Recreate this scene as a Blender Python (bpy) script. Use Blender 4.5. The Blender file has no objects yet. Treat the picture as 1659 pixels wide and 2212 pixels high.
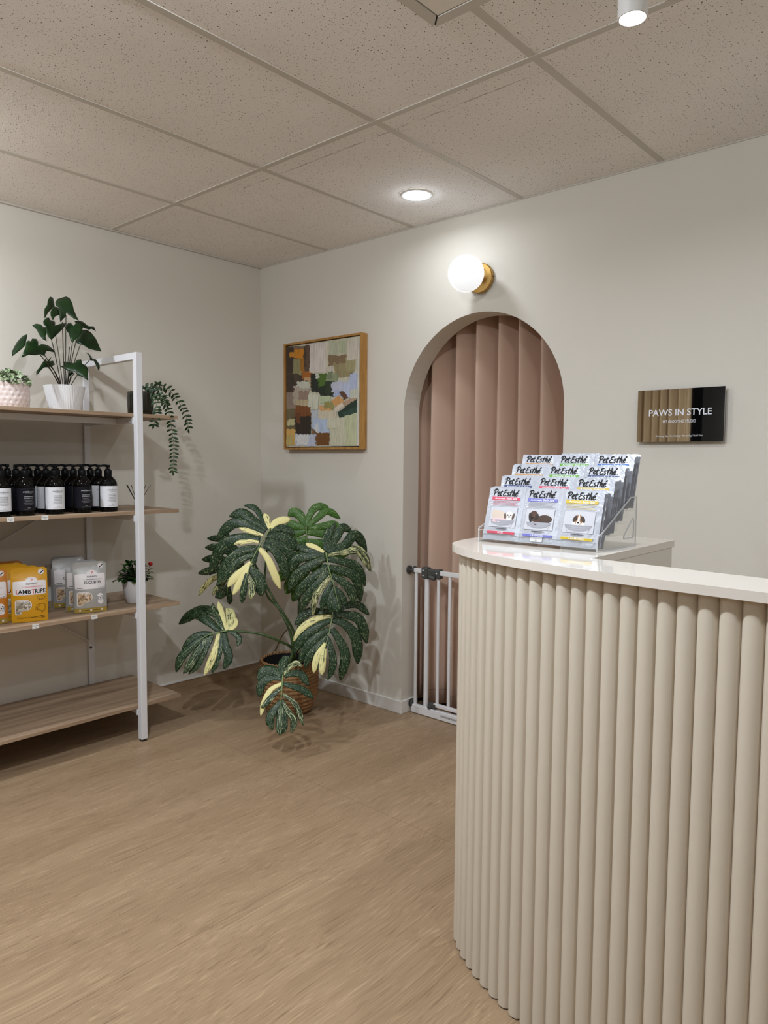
import bpy, bmesh, math, random
from mathutils import Vector, Matrix
from mathutils.geometry import tessellate_polygon
random.seed(7)
SC = bpy.context.scene
COL = SC.collection
# ------------------------------------------------------------------ camera
F = 1579.123; W, HH = 1659.0, 2212.0
CAM = Vector((3.47315, -2.79171, 1.28347))
YAW, PIT, ROL = -0.7266807, -0.0695097, 0.0080367
_f = Vector((math.sin(YAW)*math.cos(PIT), math.cos(YAW)*math.cos(PIT), math.sin(PIT)))
_r = Vector((math.cos(YAW), -math.sin(YAW), 0)); _u = _r.cross(_f)
CR = math.cos(ROL)*_r + math.sin(ROL)*_u; CU = -math.sin(ROL)*_r + math.cos(ROL)*_u; CF = _f
cam = bpy.data.objects.new('camera', bpy.data.cameras.new('camera')); COL.objects.link(cam)
cam.data.sensor_fit = 'HORIZONTAL'; cam.data.sensor_width = 36; cam.data.lens = F/W*36
cam.data.clip_start = 0.02
M3 = Matrix((CR, CU, -CF)).transposed()
cam.matrix_world = Matrix.Translation(CAM) @ M3.to_4x4()
SC.camera = cam
# ------------------------------------------------------------------ world, exposure, lights
wd = bpy.data.worlds.new('world'); SC.world = wd; wd.use_nodes = True
wd.node_tree.nodes['Background'].inputs[0].default_value = (0.9, 0.93, 1, 1)
wd.node_tree.nodes['Background'].inputs[1].default_value = 0.02
SC.view_settings.view_transform = 'Standard'; SC.view_settings.look = 'None'
SC.view_settings.gamma = 1; SC.view_settings.use_curve_mapping = False
SC.view_settings.exposure = 0.17
SC.cycles.use_denoising = True
SC.cycles.max_bounces = 10; SC.cycles.diffuse_bounces = 6; SC.cycles.transparent_max_bounces = 24
SC.cycles.caustics_reflective = False; SC.cycles.caustics_refractive = False
SC.cycles.sample_clamp_indirect = 6
H = 2.412
LCOL = (0.89, 0.965, 1.045)
LAMP_W = 10.2
FILL_GLOW = 1.15   # strength of the extra point light added under each recessed lamp
# (x, y, kind, power factor): lamps in view or read off shadows, plus added unseen fill lamps
DOWN = [(1.453, -0.327, 'recessed', 0.21), (2.72, -1.09, 'surface', 0.5),
        (0.62, -2.2, 'recessed', 1.05), (2.25, -2.3, 'recessed', 2.0), (2.9, -3.7, 'surface', 0.35),  # the cylinder here is unseen, added as fill
        (3.95, -0.33, 'recessed', 0.25), (4.3, -2.3, 'recessed', 0.5), (1.0, -4.4, 'recessed', 1.1)]  # staff-side and window lamps are unseen, added to brighten ceiling and curtain
def P(px, py, ax, val):
    d = CF + CR*((px-W/2)/F) - CU*((py-HH/2)/F)
    return CAM + d*((val-CAM[ax])/d[ax])
def PD(px, py, depth):
    return CAM + (CF + CR*((px-W/2)/F) - CU*((py-HH/2)/F))*depth
# ------------------------------------------------------------------ helpers: nodes
def lin(c):
    return tuple(((v/255)/12.92 if v/255 <= .04045 else ((v/255+.055)/1.055)**2.4) for v in c)
def mat(name, col=(.8,.8,.8), rough=.5, metal=0.0, spec=.5, bump=None, var=None, srgb=False, coat=0, sss=0, emit=None):
    m = bpy.data.materials.new(name); m.use_nodes = True
    nt = m.node_tree; b = nt.nodes['Principled BSDF']
    if srgb: col = lin(col)
    b.inputs['Base Color'].default_value = (*col, 1); b.inputs['Roughness'].default_value = rough
    b.inputs['Metallic'].default_value = metal; b.inputs['Specular IOR Level'].default_value = spec
    if coat: b.inputs['Coat Weight'].default_value = coat; b.inputs['Coat Roughness'].default_value = .08
    if emit: b.inputs['Emission Color'].default_value = (*emit[0], 1); b.inputs['Emission Strength'].default_value = emit[1]
    if bump or var:
        tc = nt.nodes.new('ShaderNodeTexCoord')
    if bump:
        n = nt.nodes.new('ShaderNodeTexNoise'); n.inputs['Scale'].default_value = bump[0]; n.inputs['Detail'].default_value = 4
        bp = nt.nodes.new('ShaderNodeBump'); bp.inputs['Strength'].default_value = bump[1]; bp.inputs['Distance'].default_value = .01
        nt.links.new(tc.outputs['Object'], n.inputs['Vector']); nt.links.new(n.outputs['Fac'], bp.inputs['Height'])
        nt.links.new(bp.outputs['Normal'], b.inputs['Normal'])
    if var:
        n = nt.nodes.new('ShaderNodeTexNoise'); n.inputs['Scale'].default_value = var[0]; n.inputs['Detail'].default_value = 5
        r = nt.nodes.new('ShaderNodeValToRGB'); e = r.color_ramp.elements
        e[0].position = .3; e[1].position = .7
        e[0].color = (*[c*(1-var[1]) for c in col], 1); e[1].color = (*[min(1, c*(1+var[1])) for c in col], 1)
        nt.links.new(tc.outputs['Object'], n.inputs['Vector']); nt.links.new(n.outputs['Fac'], r.inputs['Fac'])
        nt.links.new(r.outputs['Color'], b.inputs['Base Color'])
    return m
class NT:
    def __init__(s, m): s.t = m.node_tree; s.b = s.t.nodes['Principled BSDF']
    def n(s, ty, **kw):
        x = s.t.nodes.new(ty)
        for k, v in kw.items():
            if k in x.inputs: x.inputs[k].default_value = v
            else: setattr(x, k, v)
        return x
    def l(s, a, b): s.t.links.new(a, b)
def ramp(nt, stops):
    r = nt.t.nodes.new('ShaderNodeValToRGB'); e = r.color_ramp.elements
    while len(e) < len(stops): e.new(.5)
    for k, (p, c) in enumerate(stops): e[k].position = p; e[k].color = (*c, 1)
    return r
# ------------------------------------------------------------------ helpers: meshes
class MB:
    def __init__(s, off=(0,0,0)):
        s.v = []; s.f = []; s.mi = []; s.off = Vector(off); s.uv = None; s.att = None
    def av(s, p): s.v.append(Vector(p)-s.off); return len(s.v)-1
    def af(s, idx, m=0): s.f.append(tuple(idx)); s.mi.append(m)
    def box(s, lo, hi, m=0, bev=0):
        x0,y0,z0 = lo; x1,y1,z1 = hi
        i = [s.av(p) for p in ((x0,y0,z0),(x1,y0,z0),(x1,y1,z0),(x0,y1,z0),(x0,y0,z1),(x1,y0,z1),(x1,y1,z1),(x0,y1,z1))]
        for q in ((3,2,1,0),(4,5,6,7),(0,1,5,4),(1,2,6,5),(2,3,7,6),(3,0,4,7)): s.af([i[k] for k in q], m)
    def tube(s, pts, rad, n=8, m=0, cap=True):
        pts = [Vector(p) for p in pts]; R = rad if isinstance(rad, (list, tuple)) else [rad]*len(pts)
        rings = []; up = None
        for k, p in enumerate(pts):
            t = (pts[min(k+1, len(pts)-1)]-pts[max(k-1, 0)]).normalized()
            if up is None: up = Vector((0,0,1)) if abs(t.z) < .9 else Vector((1,0,0))
            a = t.cross(up).normalized(); b = a.cross(t).normalized(); up = b
            rings.append([s.av(p + (a*math.cos(2*math.pi*j/n)+b*math.sin(2*math.pi*j/n))*R[k]) for j in range(n)])
        for k in range(len(pts)-1):
            for j in range(n): s.af((rings[k][j], rings[k][(j+1)%n], rings[k+1][(j+1)%n], rings[k+1][j]), m)
        if cap: s.af(rings[0], m); s.af(rings[-1][::-1], m)
    def bar(s, a, b, w, h, m=0, up=(0,0,1)):
        a = Vector(a); b = Vector(b); t = (b-a).normalized(); up = Vector(up)
        if abs(t.dot(up)) > .95: up = Vector((0,1,0))
        x = t.cross(up).normalized()*w/2; y = x.cross(t).normalized()*h/2
        i = [s.av(q+sx*x+sy*y) for q in (a,b) for sx,sy in ((-1,-1),(1,-1),(1,1),(-1,1))]
        for q in ((0,1,2,3),(7,6,5,4),(0,4,5,1),(1,5,6,2),(2,6,7,3),(3,7,4,0)): s.af([i[k] for k in q], m)
    def lathe(s, prof, c=(0,0,0), n=32, m=0, axis='z', a0=0, a1=2*math.pi):
        c = Vector(c); full = abs(a1-a0-2*math.pi) < 1e-6; cols = n if full else n+1
        rings = []
        for r, h in prof:
            ring = []
            for j in range(cols):
                t = a0+(a1-a0)*j/n; x, y = r*math.cos(t), r*math.sin(t)
                q = (x,y,h) if axis == 'z' else ((x,-h,y) if axis == 'y' else (h,x,y))
                ring.append(s.av(c+Vector(q)))
            rings.append(ring)
        for k in range(len(prof)-1):
            for j in range(n):
                j2 = (j+1)%cols
                s.af((rings[k][j], rings[k][j2], rings[k+1][j2], rings[k+1][j]), m)
    def poly(s, pts, m=0, flip=False):
        ids = [s.av(p) for p in pts]
        for t in tessellate_polygon([[Vector(p) for p in pts]]):
            s.af([ids[k] for k in (t[::-1] if flip else t)], m)
        return ids
    def prism(s, pts, d, m=0):
        d = Vector(d); a = s.poly(pts, m); b = s.poly([Vector(p)+d for p in pts], m, True); n = len(pts)
        for k in range(n): s.af((a[k], a[(k+1)%n], b[(k+1)%n], b[k]), m)
    def grid(s, fn, nu, nv, m=0):
        g = [[s.av(fn(i/nu, j/nv)) for j in range(nv+1)] for i in range(nu+1)]
        for i in range(nu):
            for j in range(nv): s.af((g[i][j], g[i+1][j], g[i+1][j+1], g[i][j+1]), m)
    def build(s, name, mats, parent=None, smooth=False, bev=0, solid=0, recalc=True, angle=None):
        me = bpy.data.meshes.new(name); me.from_pydata([tuple(v) for v in s.v], [], s.f)
        mats = mats if isinstance(mats, (list, tuple)) else [mats]
        for m in mats: me.materials.append(m)
        if s.uv is not None:
            u = me.uv_layers.new(name='UVMap')
            for lp in me.loops: u.data[lp.index].uv = s.uv[lp.vertex_index]
        if s.att is not None:
            a = me.attributes.new('cream', 'FLOAT', 'POINT')
            for k, v in enumerate(s.att): a.data[k].value = v
        for k, p in enumerate(me.polygons): p.material_index = s.mi[k]; p.use_smooth = smooth
        if recalc:
            bm = bmesh.new(); bm.from_mesh(me); bmesh.ops.recalc_face_normals(bm, faces=bm.faces); bm.to_mesh(me); bm.free()
        if angle is not None:
            me.set_sharp_from_angle(angle=math.radians(angle))
        o = bpy.data.objects.new(name, me); COL.objects.link(o)
        if parent: o.parent = parent
        if bev:
            b = o.modifiers.new('bevel', 'BEVEL'); b.width = bev; b.segments = 2; b.limit_method = 'ANGLE'
        if solid:
            b = o.modifiers.new('solid', 'SOLIDIFY'); b.thickness = solid; b.offset = 0
        return o
def tag(o, label, cat, group=None, kind=None):
    o['label'] = label; o['category'] = cat
    if group: o['group'] = group
    if kind: o['kind'] = kind
    return o
def thing(name, label, cat, loc=(0,0,0), rotz=0, group=None):
    o = bpy.data.objects.new(name, None); COL.objects.link(o); o.empty_display_size = .05
    o.location = loc; o.rotation_euler = (0,0,rotz)
    return tag(o, label, cat, group)
def struct(o): o['kind'] = 'structure'; return o
def copy_tree(o, parent=None):
    c = o.copy(); COL.objects.link(c)
    if parent: c.parent = parent
    for ch in o.children: copy_tree(ch, c)
    return c
def spline(pts, n=8, closed=False):
    pts = [Vector(p) for p in pts]; out = []; N = len(pts)
    for k in range(N-1):
        p0 = pts[max(k-1,0)]; p1 = pts[k]; p2 = pts[k+1]; p3 = pts[min(k+2,N-1)]
        for j in range(n):
            t = j/n
            out.append(.5*((2*p1)+(-p0+p2)*t+(2*p0-5*p1+4*p2-p3)*t*t+(-p0+3*p1-3*p2+p3)*t**3))
    out.append(pts[-1]); return out
_tc = {}
def text2d(s, size, bold=0.0, shear=0.0, sx=1.0):
    """2-D letter outlines as (verts, tris), centred on x, baseline at 0"""
    key = (s, bold, shear)
    if key not in _tc:
        cu = bpy.data.curves.new('lettering', 'FONT'); cu.body = s; cu.size = 1; cu.resolution_u = 3
        cu.offset = bold; cu.shear = shear; cu.align_x = 'CENTER'
        ob = bpy.data.objects.new('lettering', cu); COL.objects.link(ob)
        dg = bpy.context.evaluated_depsgraph_get(); dg.update()
        me = bpy.data.meshes.new_from_object(ob.evaluated_get(dg))
        _tc[key] = ([tuple(v.co[:2]) for v in me.vertices], [tuple(p.vertices) for p in me.polygons])
        bpy.data.meshes.remove(me); bpy.data.objects.remove(ob); bpy.data.curves.remove(cu)
    v, f = _tc[key]
    return [(x*size*sx, y*size) for x, y in v], f
class Print:
    """flat print shapes in (x, y) of a face, mapped on the surface by fn(x, y, lift)"""
    def __init__(s, fn, off=(0,0,0)): s.mb = MB(off); s.fn = fn; s.k = 0
    def L(s): s.k += 1; return .0004 + .00004*s.k
    def text(s, t, x, y, size, m=0, bold=0.0, shear=0.0, sx=1.0, rot=0, width=None):
        v, f = text2d(t, size, bold, shear, sx)
        if width:
            w = max(a[0] for a in v)-min(a[0] for a in v); v = [(a*width/w, b) for a, b in v]
        c, sn = math.cos(rot), math.sin(rot); li = s.L()
        ids = [s.mb.av(s.fn(x+a*c-b*sn, y+a*sn+b*c, li)) for a, b in v]
        for q in f: s.mb.af([ids[k] for k in q], m)
    def rect(s, x0, y0, x1, y1, m=0, nu=6, nv=2):
        li = s.L(); s.mb.grid(lambda u, v: s.fn(x0+(x1-x0)*u, y0+(y1-y0)*v, li), nu, nv, m)
    def poly(s, pts, m=0, sub=0):
        li = s.L()
        if sub:
            dn = []
            for k in range(len(pts)):
                a, b = pts[k], pts[(k+1)%len(pts)]; m_ = max(1, int(math.hypot(b[0]-a[0], b[1]-a[1])/.006))
                dn += [(a[0]+(b[0]-a[0])*j/m_, a[1]+(b[1]-a[1])*j/m_) for j in range(m_)]
            pts = dn
            c = (sum(p[0] for p in pts)/len(pts), sum(p[1] for p in pts)/len(pts)); n = len(pts)
            rings = [[s.mb.av(s.fn(c[0]+(p[0]-c[0])*k/sub, c[1]+(p[1]-c[1])*k/sub, li)) for p in pts] for k in range(1, sub+1)]
            ci = s.mb.av(s.fn(*c, li))
            for j in range(n): s.mb.af((ci, rings[0][j], rings[0][(j+1)%n]), m)
            for k in range(sub-1):
                for j in range(n): s.mb.af((rings[k][j], rings[k+1][j], rings[k+1][(j+1)%n], rings[k][(j+1)%n]), m)
        else:
            ids = [s.mb.av(s.fn(*p, li)) for p in pts]
            for t in tessellate_polygon([[Vector((*p, 0)) for p in pts]]): s.mb.af([ids[k] for k in t], m)
    def ell(s, x, y, rx, ry, m=0, n=20, rot=0, a0=0, a1=2*math.pi):
        c, sn = math.cos(rot), math.sin(rot); pts = []
        full = a1-a0 > 6.28
        for k in range(n if full else n+1):
            t = a0+(a1-a0)*k/n; a, b = rx*math.cos(t), ry*math.sin(t)
            pts.append((x+a*c-b*sn, y+a*sn+b*c))
        s.poly(pts, m, 2)
    def line(s, pts, w, m=0, closed=False, taper=False):
        li = s.L(); pts = [Vector((*p, 0)) for p in pts]
        if closed: pts = pts+[pts[0]]
        prev = None
        for k, p in enumerate(pts):
            t = pts[min(k+1,len(pts)-1)]-pts[max(k-1,0)]
            if t.length < 1e-9: continue
            t.normalize(); nn = Vector((-t.y, t.x, 0))
            ww = w*(1 if not taper else (.55+.6*math.sin(math.pi*min(1,(k+.6)/len(pts)))))
            a = s.mb.av(s.fn(p.x+nn.x*ww/2, p.y+nn.y*ww/2, li)); b = s.mb.av(s.fn(p.x-nn.x*ww/2, p.y-nn.y*ww/2, li))
            if prev: s.mb.af((prev[0], prev[1], b, a), m)
            prev = (a, b)
    def ellline(s, x, y, rx, ry, w, m=0, n=24, a0=0, a1=2*math.pi):
        s.line([(x+rx*math.cos(a0+(a1-a0)*k/n), y+ry*math.sin(a0+(a1-a0)*k/n)) for k in range(n+1)], w, m)
    def rrect(s, x0, y0, x1, y1, r, m=0, sub=3):
        pts = []
        for cx, cy, a in ((x1-r,y1-r,0),(x0+r,y1-r,90),(x0+r,y0+r,180),(x1-r,y0+r,270)):
            for k in range(5):
                t = math.radians(a+22.5*k); pts.append((cx+r*math.cos(t), cy+r*math.sin(t)))
        s.poly(pts, m, sub)
    def build(s, name, mats, parent): return s.mb.build(name, mats, parent, recalc=False)
# ------------------------------------------------------------------ materials of the room
M_wall = mat('wall_paint', lin((216,211,201)), .75, spec=.25, bump=(420, .05))
def make_ceiling_mat():
    m = mat('mineral_fibre_tile', (.6,.6,.6), .9, spec=.1); t = NT(m)
    tc = t.n('ShaderNodeTexCoord'); mp = t.n('ShaderNodeMapping'); t.l(tc.outputs['Object'], mp.inputs['Vector'])
    nz = t.n('ShaderNodeTexNoise', Scale=3.0, Detail=4.0); t.l(mp.outputs[0], nz.inputs['Vector'])
    base = ramp(t, [(.3, lin((237,234,231))), (.7, lin((244,241,238)))]); t.l(nz.outputs['Fac'], base.inputs['Fac'])
    facs = []
    for sc_, thr, soft in ((66, .125, .07), (118, .125, .08)):
        v = t.n('ShaderNodeTexVoronoi', Scale=float(sc_), Randomness=1.0); v.voronoi_dimensions = '2D'
        t.l(mp.outputs[0], v.inputs['Vector'])
        sep = t.n('ShaderNodeSeparateColor'); t.l(v.outputs['Color'], sep.inputs[0])
        sz = t.n('ShaderNodeMapRange'); t.l(sep.outputs[0], sz.inputs[0])
        sz.inputs[1].default_value = .25; sz.inputs[2].default_value = 1; sz.inputs[3].default_value = 0.0; sz.inputs[4].default_value = thr
        lt = t.n('ShaderNodeMath', operation='LESS_THAN'); t.l(v.outputs['Distance'], lt.inputs[0]); t.l(sz.outputs[0], lt.inputs[1])
        facs.append(lt)
    mx = t.n('ShaderNodeMath', operation='MAXIMUM'); t.l(facs[0].outputs[0], mx.inputs[0]); t.l(facs[1].outputs[0], mx.inputs[1])
    # scored seam line across one tile row
    sx = t.n('ShaderNodeSeparateXYZ'); t.l(mp.outputs[0], sx.inputs[0])
    n2 = t.n('ShaderNodeTexNoise', Scale=35.0, Detail=6.0); t.l(mp.outputs[0], n2.inputs['Vector'])
    wob = t.n('ShaderNodeMath', operation='MULTIPLY_ADD'); t.l(n2.outputs['Fac'], wob.inputs[0]); wob.inputs[1].default_value = .012; t.l(sx.outputs['Y'], wob.inputs[2])
    ab = t.n('ShaderNodeMath', operation='SUBTRACT'); t.l(wob.outputs[0], ab.inputs[0]); ab.inputs[1].default_value = -.842
    ab2 = t.n('ShaderNodeMath', operation='ABSOLUTE'); t.l(ab.outputs[0], ab2.inputs[0])
    n3 = t.n('ShaderNodeTexNoise', Scale=14.0, Detail=3.0); t.l(mp.outputs[0], n3.inputs['Vector'])
    tw = t.n('ShaderNodeMapRange'); t.l(n3.outputs['Fac'], tw.inputs[0])
    for k, v_ in enumerate((.36, .6, 0.0, .0035)): tw.inputs[k+1].default_value = v_
    ls = t.n('ShaderNodeMath', operation='LESS_THAN'); t.l(ab2.outputs[0], ls.inputs[0]); t.l(tw.outputs[0], ls.inputs[1])
    ls5 = t.n('ShaderNodeMath', operation='MULTIPLY'); 
    xa = t.n('ShaderNodeMath', operation='GREATER_THAN'); t.l(sx.outputs['X'], xa.inputs[0]); xa.inputs[1].default_value = .95
    xb = t.n('ShaderNodeMath', operation='LESS_THAN'); t.l(sx.outputs['X'], xb.inputs[0]); xb.inputs[1].default_value = 2.36
    xc = t.n('ShaderNodeMath', operation='MULTIPLY'); t.l(xa.outputs[0], xc.inputs[0]); t.l(xb.outputs[0], xc.inputs[1])
    xd = t.n('ShaderNodeMath', operation='MULTIPLY'); t.l(xc.outputs[0], xd.inputs[0]); t.l(ls.outputs[0], xd.inputs[1])
    t.l(xd.outputs[0], ls5.inputs[0]); ls5.inputs[1].default_value = .4
    mx2 = t.n('ShaderNodeMath', operation='MAXIMUM'); t.l(mx.outputs[0], mx2.inputs[0]); t.l(ls5.outputs[0], mx2.inputs[1])
    mix = t.n('ShaderNodeMix', data_type='RGBA'); t.l(mx2.outputs[0], mix.inputs[0]); t.l(base.outputs[0], mix.inputs[6])
    mix.inputs[7].default_value = (*lin((66,62,57)), 1)
    t.l(mix.outputs[2], t.b.inputs['Base Color'])
    fine = t.n('ShaderNodeTexNoise', Scale=260.0, Detail=2.0); t.l(mp.outputs[0], fine.inputs['Vector'])
    hsum = t.n('ShaderNodeMath', operation='SUBTRACT'); t.l(fine.outputs['Fac'], hsum.inputs[0]); t.l(mx.outputs[0], hsum.inputs[1])
    bp = t.n('ShaderNodeBump', Strength=.25, Distance=.003); t.l(hsum.outputs[0], bp.inputs['Height']); t.l(bp.outputs[0], t.b.inputs['Normal'])
    return m
def make_floor_mat():
    m = mat('wood_look_vinyl', (.3,.2,.1), .42, spec=.35); t = NT(m)
    tc = t.n('ShaderNodeTexCoord'); mp = t.n('ShaderNodeMapping'); t.l(tc.outputs['Object'], mp.inputs['Vector'])
    mp.inputs['Scale'].default_value = (1, .075, 1)
    # small wander so the streaks are not ruler straight
    w0 = t.n('ShaderNodeTexNoise', Scale=2.2, Detail=2.0); t.l(tc.outputs['Object'], w0.inputs['Vector'])
    vm = t.n('ShaderNodeVectorMath', operation='SCALE'); t.l(w0.outputs['Color'], vm.inputs[0]); vm.inputs['Scale'].default_value = .045
    va = t.n('ShaderNodeVectorMath', operation='ADD'); t.l(mp.outputs[0], va.inputs[0]); t.l(vm.outputs[0], va.inputs[1])
    big = t.n('ShaderNodeTexNoise', Scale=7.0, Detail=5.0, Roughness=.6); t.l(va.outputs[0], big.inputs['Vector'])
    base = ramp(t, [(.25, lin((144,119,92))), (.5, lin((155,130,102))), (.75, lin((166,141,113)))]); t.l(big.outputs['Fac'], base.inputs['Fac'])
    fine = t.n('ShaderNodeTexNoise', Scale=80.0, Detail=8.0, Roughness=.72); t.l(va.outputs[0], fine.inputs['Vector'])
    dk = ramp(t, [(.0, (.6,.58,.55)), (.34, (.74,.71,.68)), (.44, (1,1,1)), (.57, (1,1,1)), (.68, (1.20,1.22,1.25))]); t.l(fine.outputs['Fac'], dk.inputs['Fac'])
    mu = t.n('ShaderNodeMix', data_type='RGBA', blend_type='MULTIPLY'); mu.inputs[0].default_value = 1; t.l(base.outputs[0], mu.inputs[6]); t.l(dk.outputs[0], mu.inputs[7])
    m2_ = t.n('ShaderNodeMapping'); t.l(tc.outputs['Object'], m2_.inputs['Vector']); m2_.inputs['Scale'].default_value = (1, .055, 1)
    va2 = t.n('ShaderNodeVectorMath', operation='ADD'); t.l(m2_.outputs[0], va2.inputs[0]); t.l(vm.outputs[0], va2.inputs[1])
    f2 = t.n('ShaderNodeTexNoise', Scale=210.0, Detail=4.0, Roughness=.6); t.l(va2.outputs[0], f2.inputs['Vector'])
    d2 = ramp(t, [(.28, (.60,.57,.54)), (.42, (.96,.96,.96)), (.55, (1,1,1)), (.68, (1.36,1.38,1.41))]); t.l(f2.outputs['Fac'], d2.inputs['Fac'])
    mu2 = t.n('ShaderNodeMix', data_type='RGBA', blend_type='MULTIPLY'); mu2.inputs[0].default_value = .85; t.l(mu.outputs[2], mu2.inputs[6]); t.l(d2.outputs[0], mu2.inputs[7]); mu = mu2
    # sheet seams: one across at y = -0.853, one along the grain at x = 1.842
    sx = t.n('ShaderNodeSeparateXYZ'); t.l(tc.outputs['Object'], sx.inputs[0])
    seam = []
    for out, pos, wd_ in (('Y', -.853, .0013), ('X', 1.842, .0013)):
        a = t.n('ShaderNodeMath', operation='SUBTRACT'); t.l(sx.outputs[out], a.inputs[0]); a.inputs[1].default_value = pos
        b = t.n('ShaderNodeMath', operation='ABSOLUTE'); t.l(a.outputs[0], b.inputs[0])
        c = t.n('ShaderNodeMath', operation='LESS_THAN'); t.l(b.outputs[0], c.inputs[0]); c.inputs[1].default_value = wd_; seam.append(c)
    lim = t.n('ShaderNodeMath', operation='LESS_THAN'); t.l(sx.outputs['Y'], lim.inputs[0]); lim.inputs[1].default_value = -.85
    sm = t.n('ShaderNodeMath', operation='MULTIPLY'); t.l(seam[1].outputs[0], sm.inputs[0]); t.l(lim.outputs[0], sm.inputs[1])
    mx = t.n('ShaderNodeMath', operation='MAXIMUM'); t.l(seam[0].outputs[0], mx.inputs[0]); t.l(sm.outputs[0], mx.inputs[1])
    h5 = t.n('ShaderNodeMath', operation='MULTIPLY'); t.l(mx.outputs[0], h5.inputs[0]); h5.inputs[1].default_value = .45
    mix = t.n('ShaderNodeMix', data_type='RGBA'); t.l(h5.outputs[0], mix.inputs[0]); t.l(mu.outputs[2], mix.inputs[6]); mix.inputs[7].default_value = (*lin((96,72,50)), 1)
    t.l(mix.outputs[2], t.b.inputs['Base Color'])
    bp = t.n('ShaderNodeBump', Strength=.12, Distance=.002); t.l(fine.outputs['Fac'], bp.inputs['Height']); t.l(bp.outputs[0], t.b.inputs['Normal'])
    return m
def make_wood(name, cols, scale, stretch, axis='y', rough=.5):
    m = mat(name, cols[1], rough, spec=.3); t = NT(m)
    tc = t.n('ShaderNodeTexCoord'); mp = t.n('ShaderNodeMapping'); t.l(tc.outputs['Object'], mp.inputs['Vector'])
    mp.inputs['Scale'].default_value = tuple(stretch if a == axis else 1 for a in 'xyz')
    nz = t.n('ShaderNodeTexNoise', Scale=scale, Detail=7.0, Roughness=.62); t.l(mp.outputs[0], nz.inputs['Vector'])
    r = ramp(t, [(.3, cols[0]), (.5, cols[1]), (.7, cols[2])]); t.l(nz.outputs['Fac'], r.inputs['Fac']); t.l(r.outputs[0], t.b.inputs['Base Color'])
    bp = t.n('ShaderNodeBump', Strength=.1, Distance=.002); t.l(nz.outputs['Fac'], bp.inputs['Height']); t.l(bp.outputs[0], t.b.inputs['Normal'])
    return m
M_ceil = make_ceiling_mat(); M_floor = make_floor_mat()
M_tbar = mat('grid_bar_enamel', (200,195,186), .45, srgb=True)
M_white = mat('white_gloss_paint', (226,224,220), .35, srgb=True)
M_hatch = mat('hatch_panel_paint', (232,226,218), .6, srgb=True)
M_dark = mat('dark_gap', (.03,.027,.022), .8)
M_metalw = mat('white_powder_coat', (225,226,230), .38, srgb=True)
M_black = mat('black_plastic', (.012,.012,.013), .35)
# ------------------------------------------------------------------ room shell
XR, YF = 5.4, -5.6
b = MB(); b.box((-.12, YF, -.06), (XR, .9, 0)); struct(b.build('floor', M_floor))
b = MB(); b.box((-.12, YF, H), (XR, .9, H+.04)); struct(b.build('ceiling', M_ceil))
b = MB(); b.box((-.12, YF, 0), (0, .9, H)); struct(b.build('wall_left', M_wall))
b = MB(); b.box((XR, YF, 0), (XR+.1, .9, H)); struct(b.build('wall_right', M_wall))
# wall_back with the arched opening
AX0, AX1, AR, AZ, WT = 1.118, 1.991, .4365, 1.5225, .12
b = MB()
NA = 40
arc = [(AX0, 0)]+[((AX0+AX1)/2-AR*math.cos(math.pi*k/NA), AZ+AR*math.sin(math.pi*k/NA)) for k in range(NA+1)]+[(AX1, 0)]
for y in (0, WT):
    b.poly([(0,y,0),(AX0,y,0),(AX0,y,AZ),(AX0,y,H),(0,y,H)]); b.poly([(AX1,y,0),(XR,y,0),(XR,y,H),(AX1,y,H),(AX1,y,AZ)])
    top = [b.av((a, y, H)) for a, _ in arc[1:-1]]; bot = [b.av((a, y, z)) for a, z in arc[1:-1]]
    for k in range(NA): b.af((bot[k], bot[k+1], top[k+1], top[k]))
for k in range(len(arc)-1):
    (a, z), (a2, z2) = arc[k], arc[k+1]
    b.af([b.av(q) for q in ((a,0,z),(a,WT,z),(a2,WT,z2),(a2,0,z2))])
struct(b.build('wall_back', M_wall, recalc=False))
# room behind the arch
b = MB(); b.box((-.12,.9,0),(XR,1.0,H)); struct(b.build('wall_rear', M_wall))
# front wall with the dark shop window (behind the viewer, seen in the glossy sign)
b = MB(); b.box((-.12, YF-.1, 0), (.0, YF, H)); b.box((0,YF-.1,2.3),(XR,YF,H)); b.box((4.2,YF-.1,0),(XR,YF,2.3)); b.box((0,YF-.1,0),(4.2,YF,.12))
struct(b.build('wall_front', M_wall))
M_night = mat('night_glass', (.004,.004,.005), .05, spec=.5)
b = MB(); b.box((0,YF-.09,.12),(4.2,YF-.07,2.3)); wf = struct(b.build('window_1', M_night))
b = MB()
for x in (1.4, 2.8): b.box((x-.025,YF-.07,.12),(x+.025,YF-.03,2.3))
b.build('window_frame', M_black, wf)
# ceiling grid
GX = [.568+.6*k for k in range(8)]; GY = [-.932-1.2*k for k in range(4)]
def trim(name, lo, hi, m=M_tbar, bev=.001):
    q = MB(); q.box(lo, hi); return struct(q.build(name, m, bev=bev))
n = 1
for y in GY: trim('trim_%d' % n, (0, y-.012, H-.003), (XR, y+.012, H+.001)); n += 1
for x in GX:
    # cross tees sit between the main bars, a hair lower where they overlap
    q = MB(); ys = [0]+GY+[YF]
    for k in range(len(ys)-1): q.box((x-.012, ys[k+1]+(.0125 if k < len(ys)-2 else 0), H-.0022), (x+.012, ys[k]-(.0125 if k else 0), H+.001))
    struct(q.build('trim_%d' % n, M_tbar)); n += 1
trim('trim_%d' % n, (0,-.004,H-.006),(XR,.0,H), M_tbar); n += 1
trim('trim_%d' % n, (0,YF,H-.008),(.018,0,H), M_tbar); n += 1
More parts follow.
